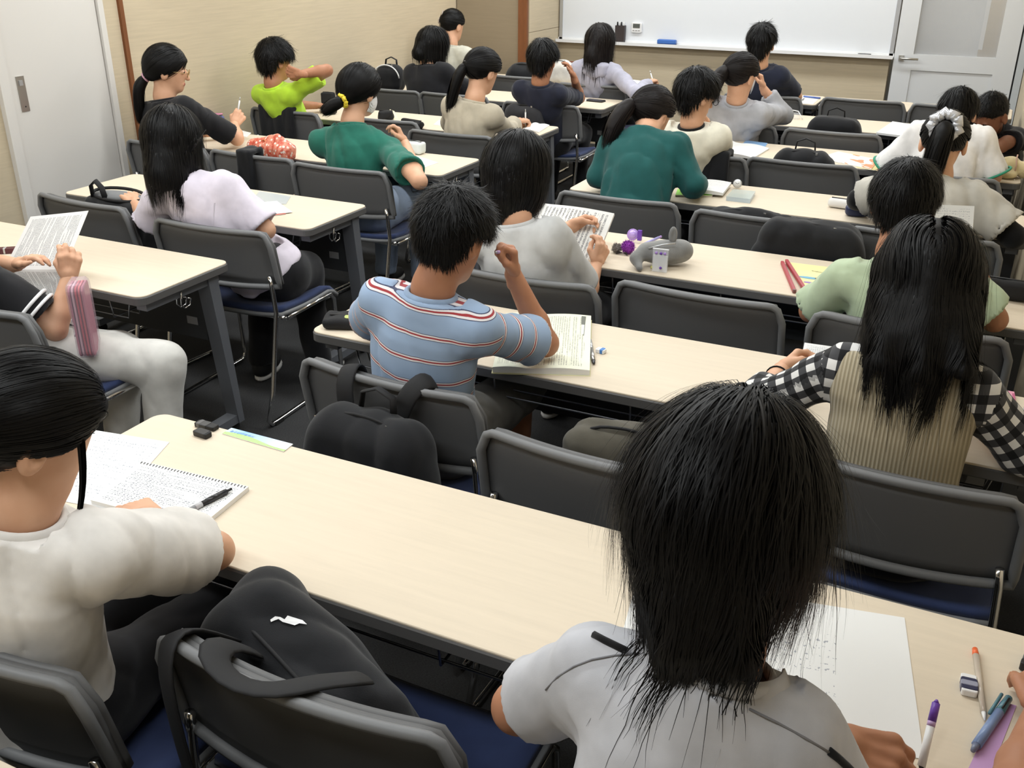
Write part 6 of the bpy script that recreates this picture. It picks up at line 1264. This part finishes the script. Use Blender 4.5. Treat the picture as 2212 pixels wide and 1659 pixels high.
# hood on the grey hoodie, drawstring
P = PEOPLE['P10']; nb = P['NB']; bk = P['back']; v, q = nets(lambda p: smin(ell(p, nb+bk*.05-[0, 0, .035], (.10, .045, .06)), ell(p, nb+bk*.02+[0, 0, -.005], (.115, .07, .03)), .03)+.005*sharp(wob(p, 40, 3)), *bbox([nb], .16), .011); np_mesh('hood', v-P['base'], q, M['hoodie'], P['o'])
# white cuffs / green piping down the sleeves of the white shirt
mm('seam_grey', (128, 128, 132), .8)
# polo collar and piping
from mathutils.bvhtree import BVHTree
def surf_of(o, nm):
    c = [k for k in o.children if k.name.split('.')[0] == nm][0]; me = c.data; return BVHTree.FromPolygons([v.co[:] for v in me.vertices], [p.vertices[:] for p in me.polygons])
def cling(bv, pts, lift=.003, frm=None):
    out = []
    for p in pts:
        q, n_, i, d = bv.find_nearest(Vector(tuple(p)))
        s = 1 if n_.dot(Vector(tuple(p))-q) >= 0 else -1; out.append(np.array(q)+np.array(n_)*lift)
    return out
P = PEOPLE['P23']; bv = surf_of(P['o'], 'shirt'); b0 = P['base']; Sl, Sr = P['sh']; nb = P['NB']; bk = P['back']
fl = [k for k in P['o'].children if k.name.startswith('collar')]
so = [k for k in P['o'].children if k.name.startswith('shirt')][0]
bvs, L0 = raymesh(P['o'], 'shirt')
def sline(nm, pxs, rad, m, lift=.001):
    q = [onto(bvs, x, y, lift) for x, y in pxs]; q = [e-L0 for e in q if e is not None]
    if len(q) > 1: mb = MB(); mb.tube(q, rad, 6); mb.build(nm, M[m], so)
sline('back_seam', [(1440, 1452), (1500, 1475), (1560, 1502), (1620, 1532), (1680, 1562), (1740, 1595), (1790, 1625)], .0016, 'seam_grey')
sline('piping', [(1790, 1622), (1810, 1638), (1830, 1656), (1845, 1672)], .005, 'deep_black')
sline('piping', [(1282, 1372), (1305, 1384), (1330, 1396), (1355, 1408)], .005, 'deep_black')
sline('shoulder_seam', [(1180, 1490), (1205, 1462), (1240, 1440), (1280, 1425), (1330, 1416), (1375, 1412)], .0013, 'seam_grey')
# collar flap
x_ = P['rgt']; nd = P['axis']; K_ = 14
def cf(u, v):
    a = math.pi*(1.08*u-.04); r = .066+.026*v; return nb+P['back']*(math.sin(a)*(r*.95))-x_*math.cos(a)*r*1.12+nd*(.012-.045*v)-P['back']*.012-b0
mb = MB(); mb.grid(cf, 18, 4, .003); mb.build('collar_flap', M['polo'], so)
# print on the grey tee
P = PEOPLE['P11']; bv = surf_of(P['o'], 'shirt'); so = [k for k in P['o'].children if k.name.startswith('shirt')][0]; b0 = P['base']; yb = P['pelvis'][1]-.06
def decal(poly, m, lift, name='print'):
    n = len(poly); c3 = cling(bv, [aty(px, py, yb)-b0 for px, py in poly], lift); mb = MB(); mb.add(c3, [tuple(range(n))]); return mb
Z_ = [(1066, 524), (1092, 530), (1089, 540), (1077, 551), (1087, 553), (1084, 562), (1062, 557), (1064, 548), (1076, 537), (1065, 534)]
for poly, m, l in ((Z_, 'ink_red', .0035),):
    c3 = cling(bv, [aty(px, py, yb)-b0 for px, py in poly], l); mb = MB(); mb.add(c3, [(0, 1, 2, 8, 9), (2, 3, 7, 8), (3, 4, 5, 6, 7)]); mb.build('letter', M[m], so)
text_ = text_mesh('RRY', .014, 'ink_black', so, (0, 0, 0), (1, 0, 0), (0, 0, 1)); o2 = aty(1070, 524, yb)-b0; ex = nrm(aty(1090, 528, yb)-aty(1070, 524, yb))
me = text_.data; co = np.array([v.co[:] for v in me.vertices]); c3 = cling(bv, [o2+ex*c[0]*1.6+np.array([0, 0, 1])*c[2]*1.1 for c in co], .0035); me.vertices.foreach_set('co', np.array(c3, np.float32).ravel()); me.update()
for i, (px, py) in enumerate(((1066, 566), (1065, 574), (1084, 582))):
    c3 = cling(bv, [aty(px+a, py+b, yb)-b0 for a, b in ((-4, -3), (5, -2), (4, 4), (-5, 3))], .003); mb = MB(); mb.add(c3, [(0, 1, 2, 3)]); mb.build('stripe_print', mm('lime_print', (200, 212, 90), .6), so)
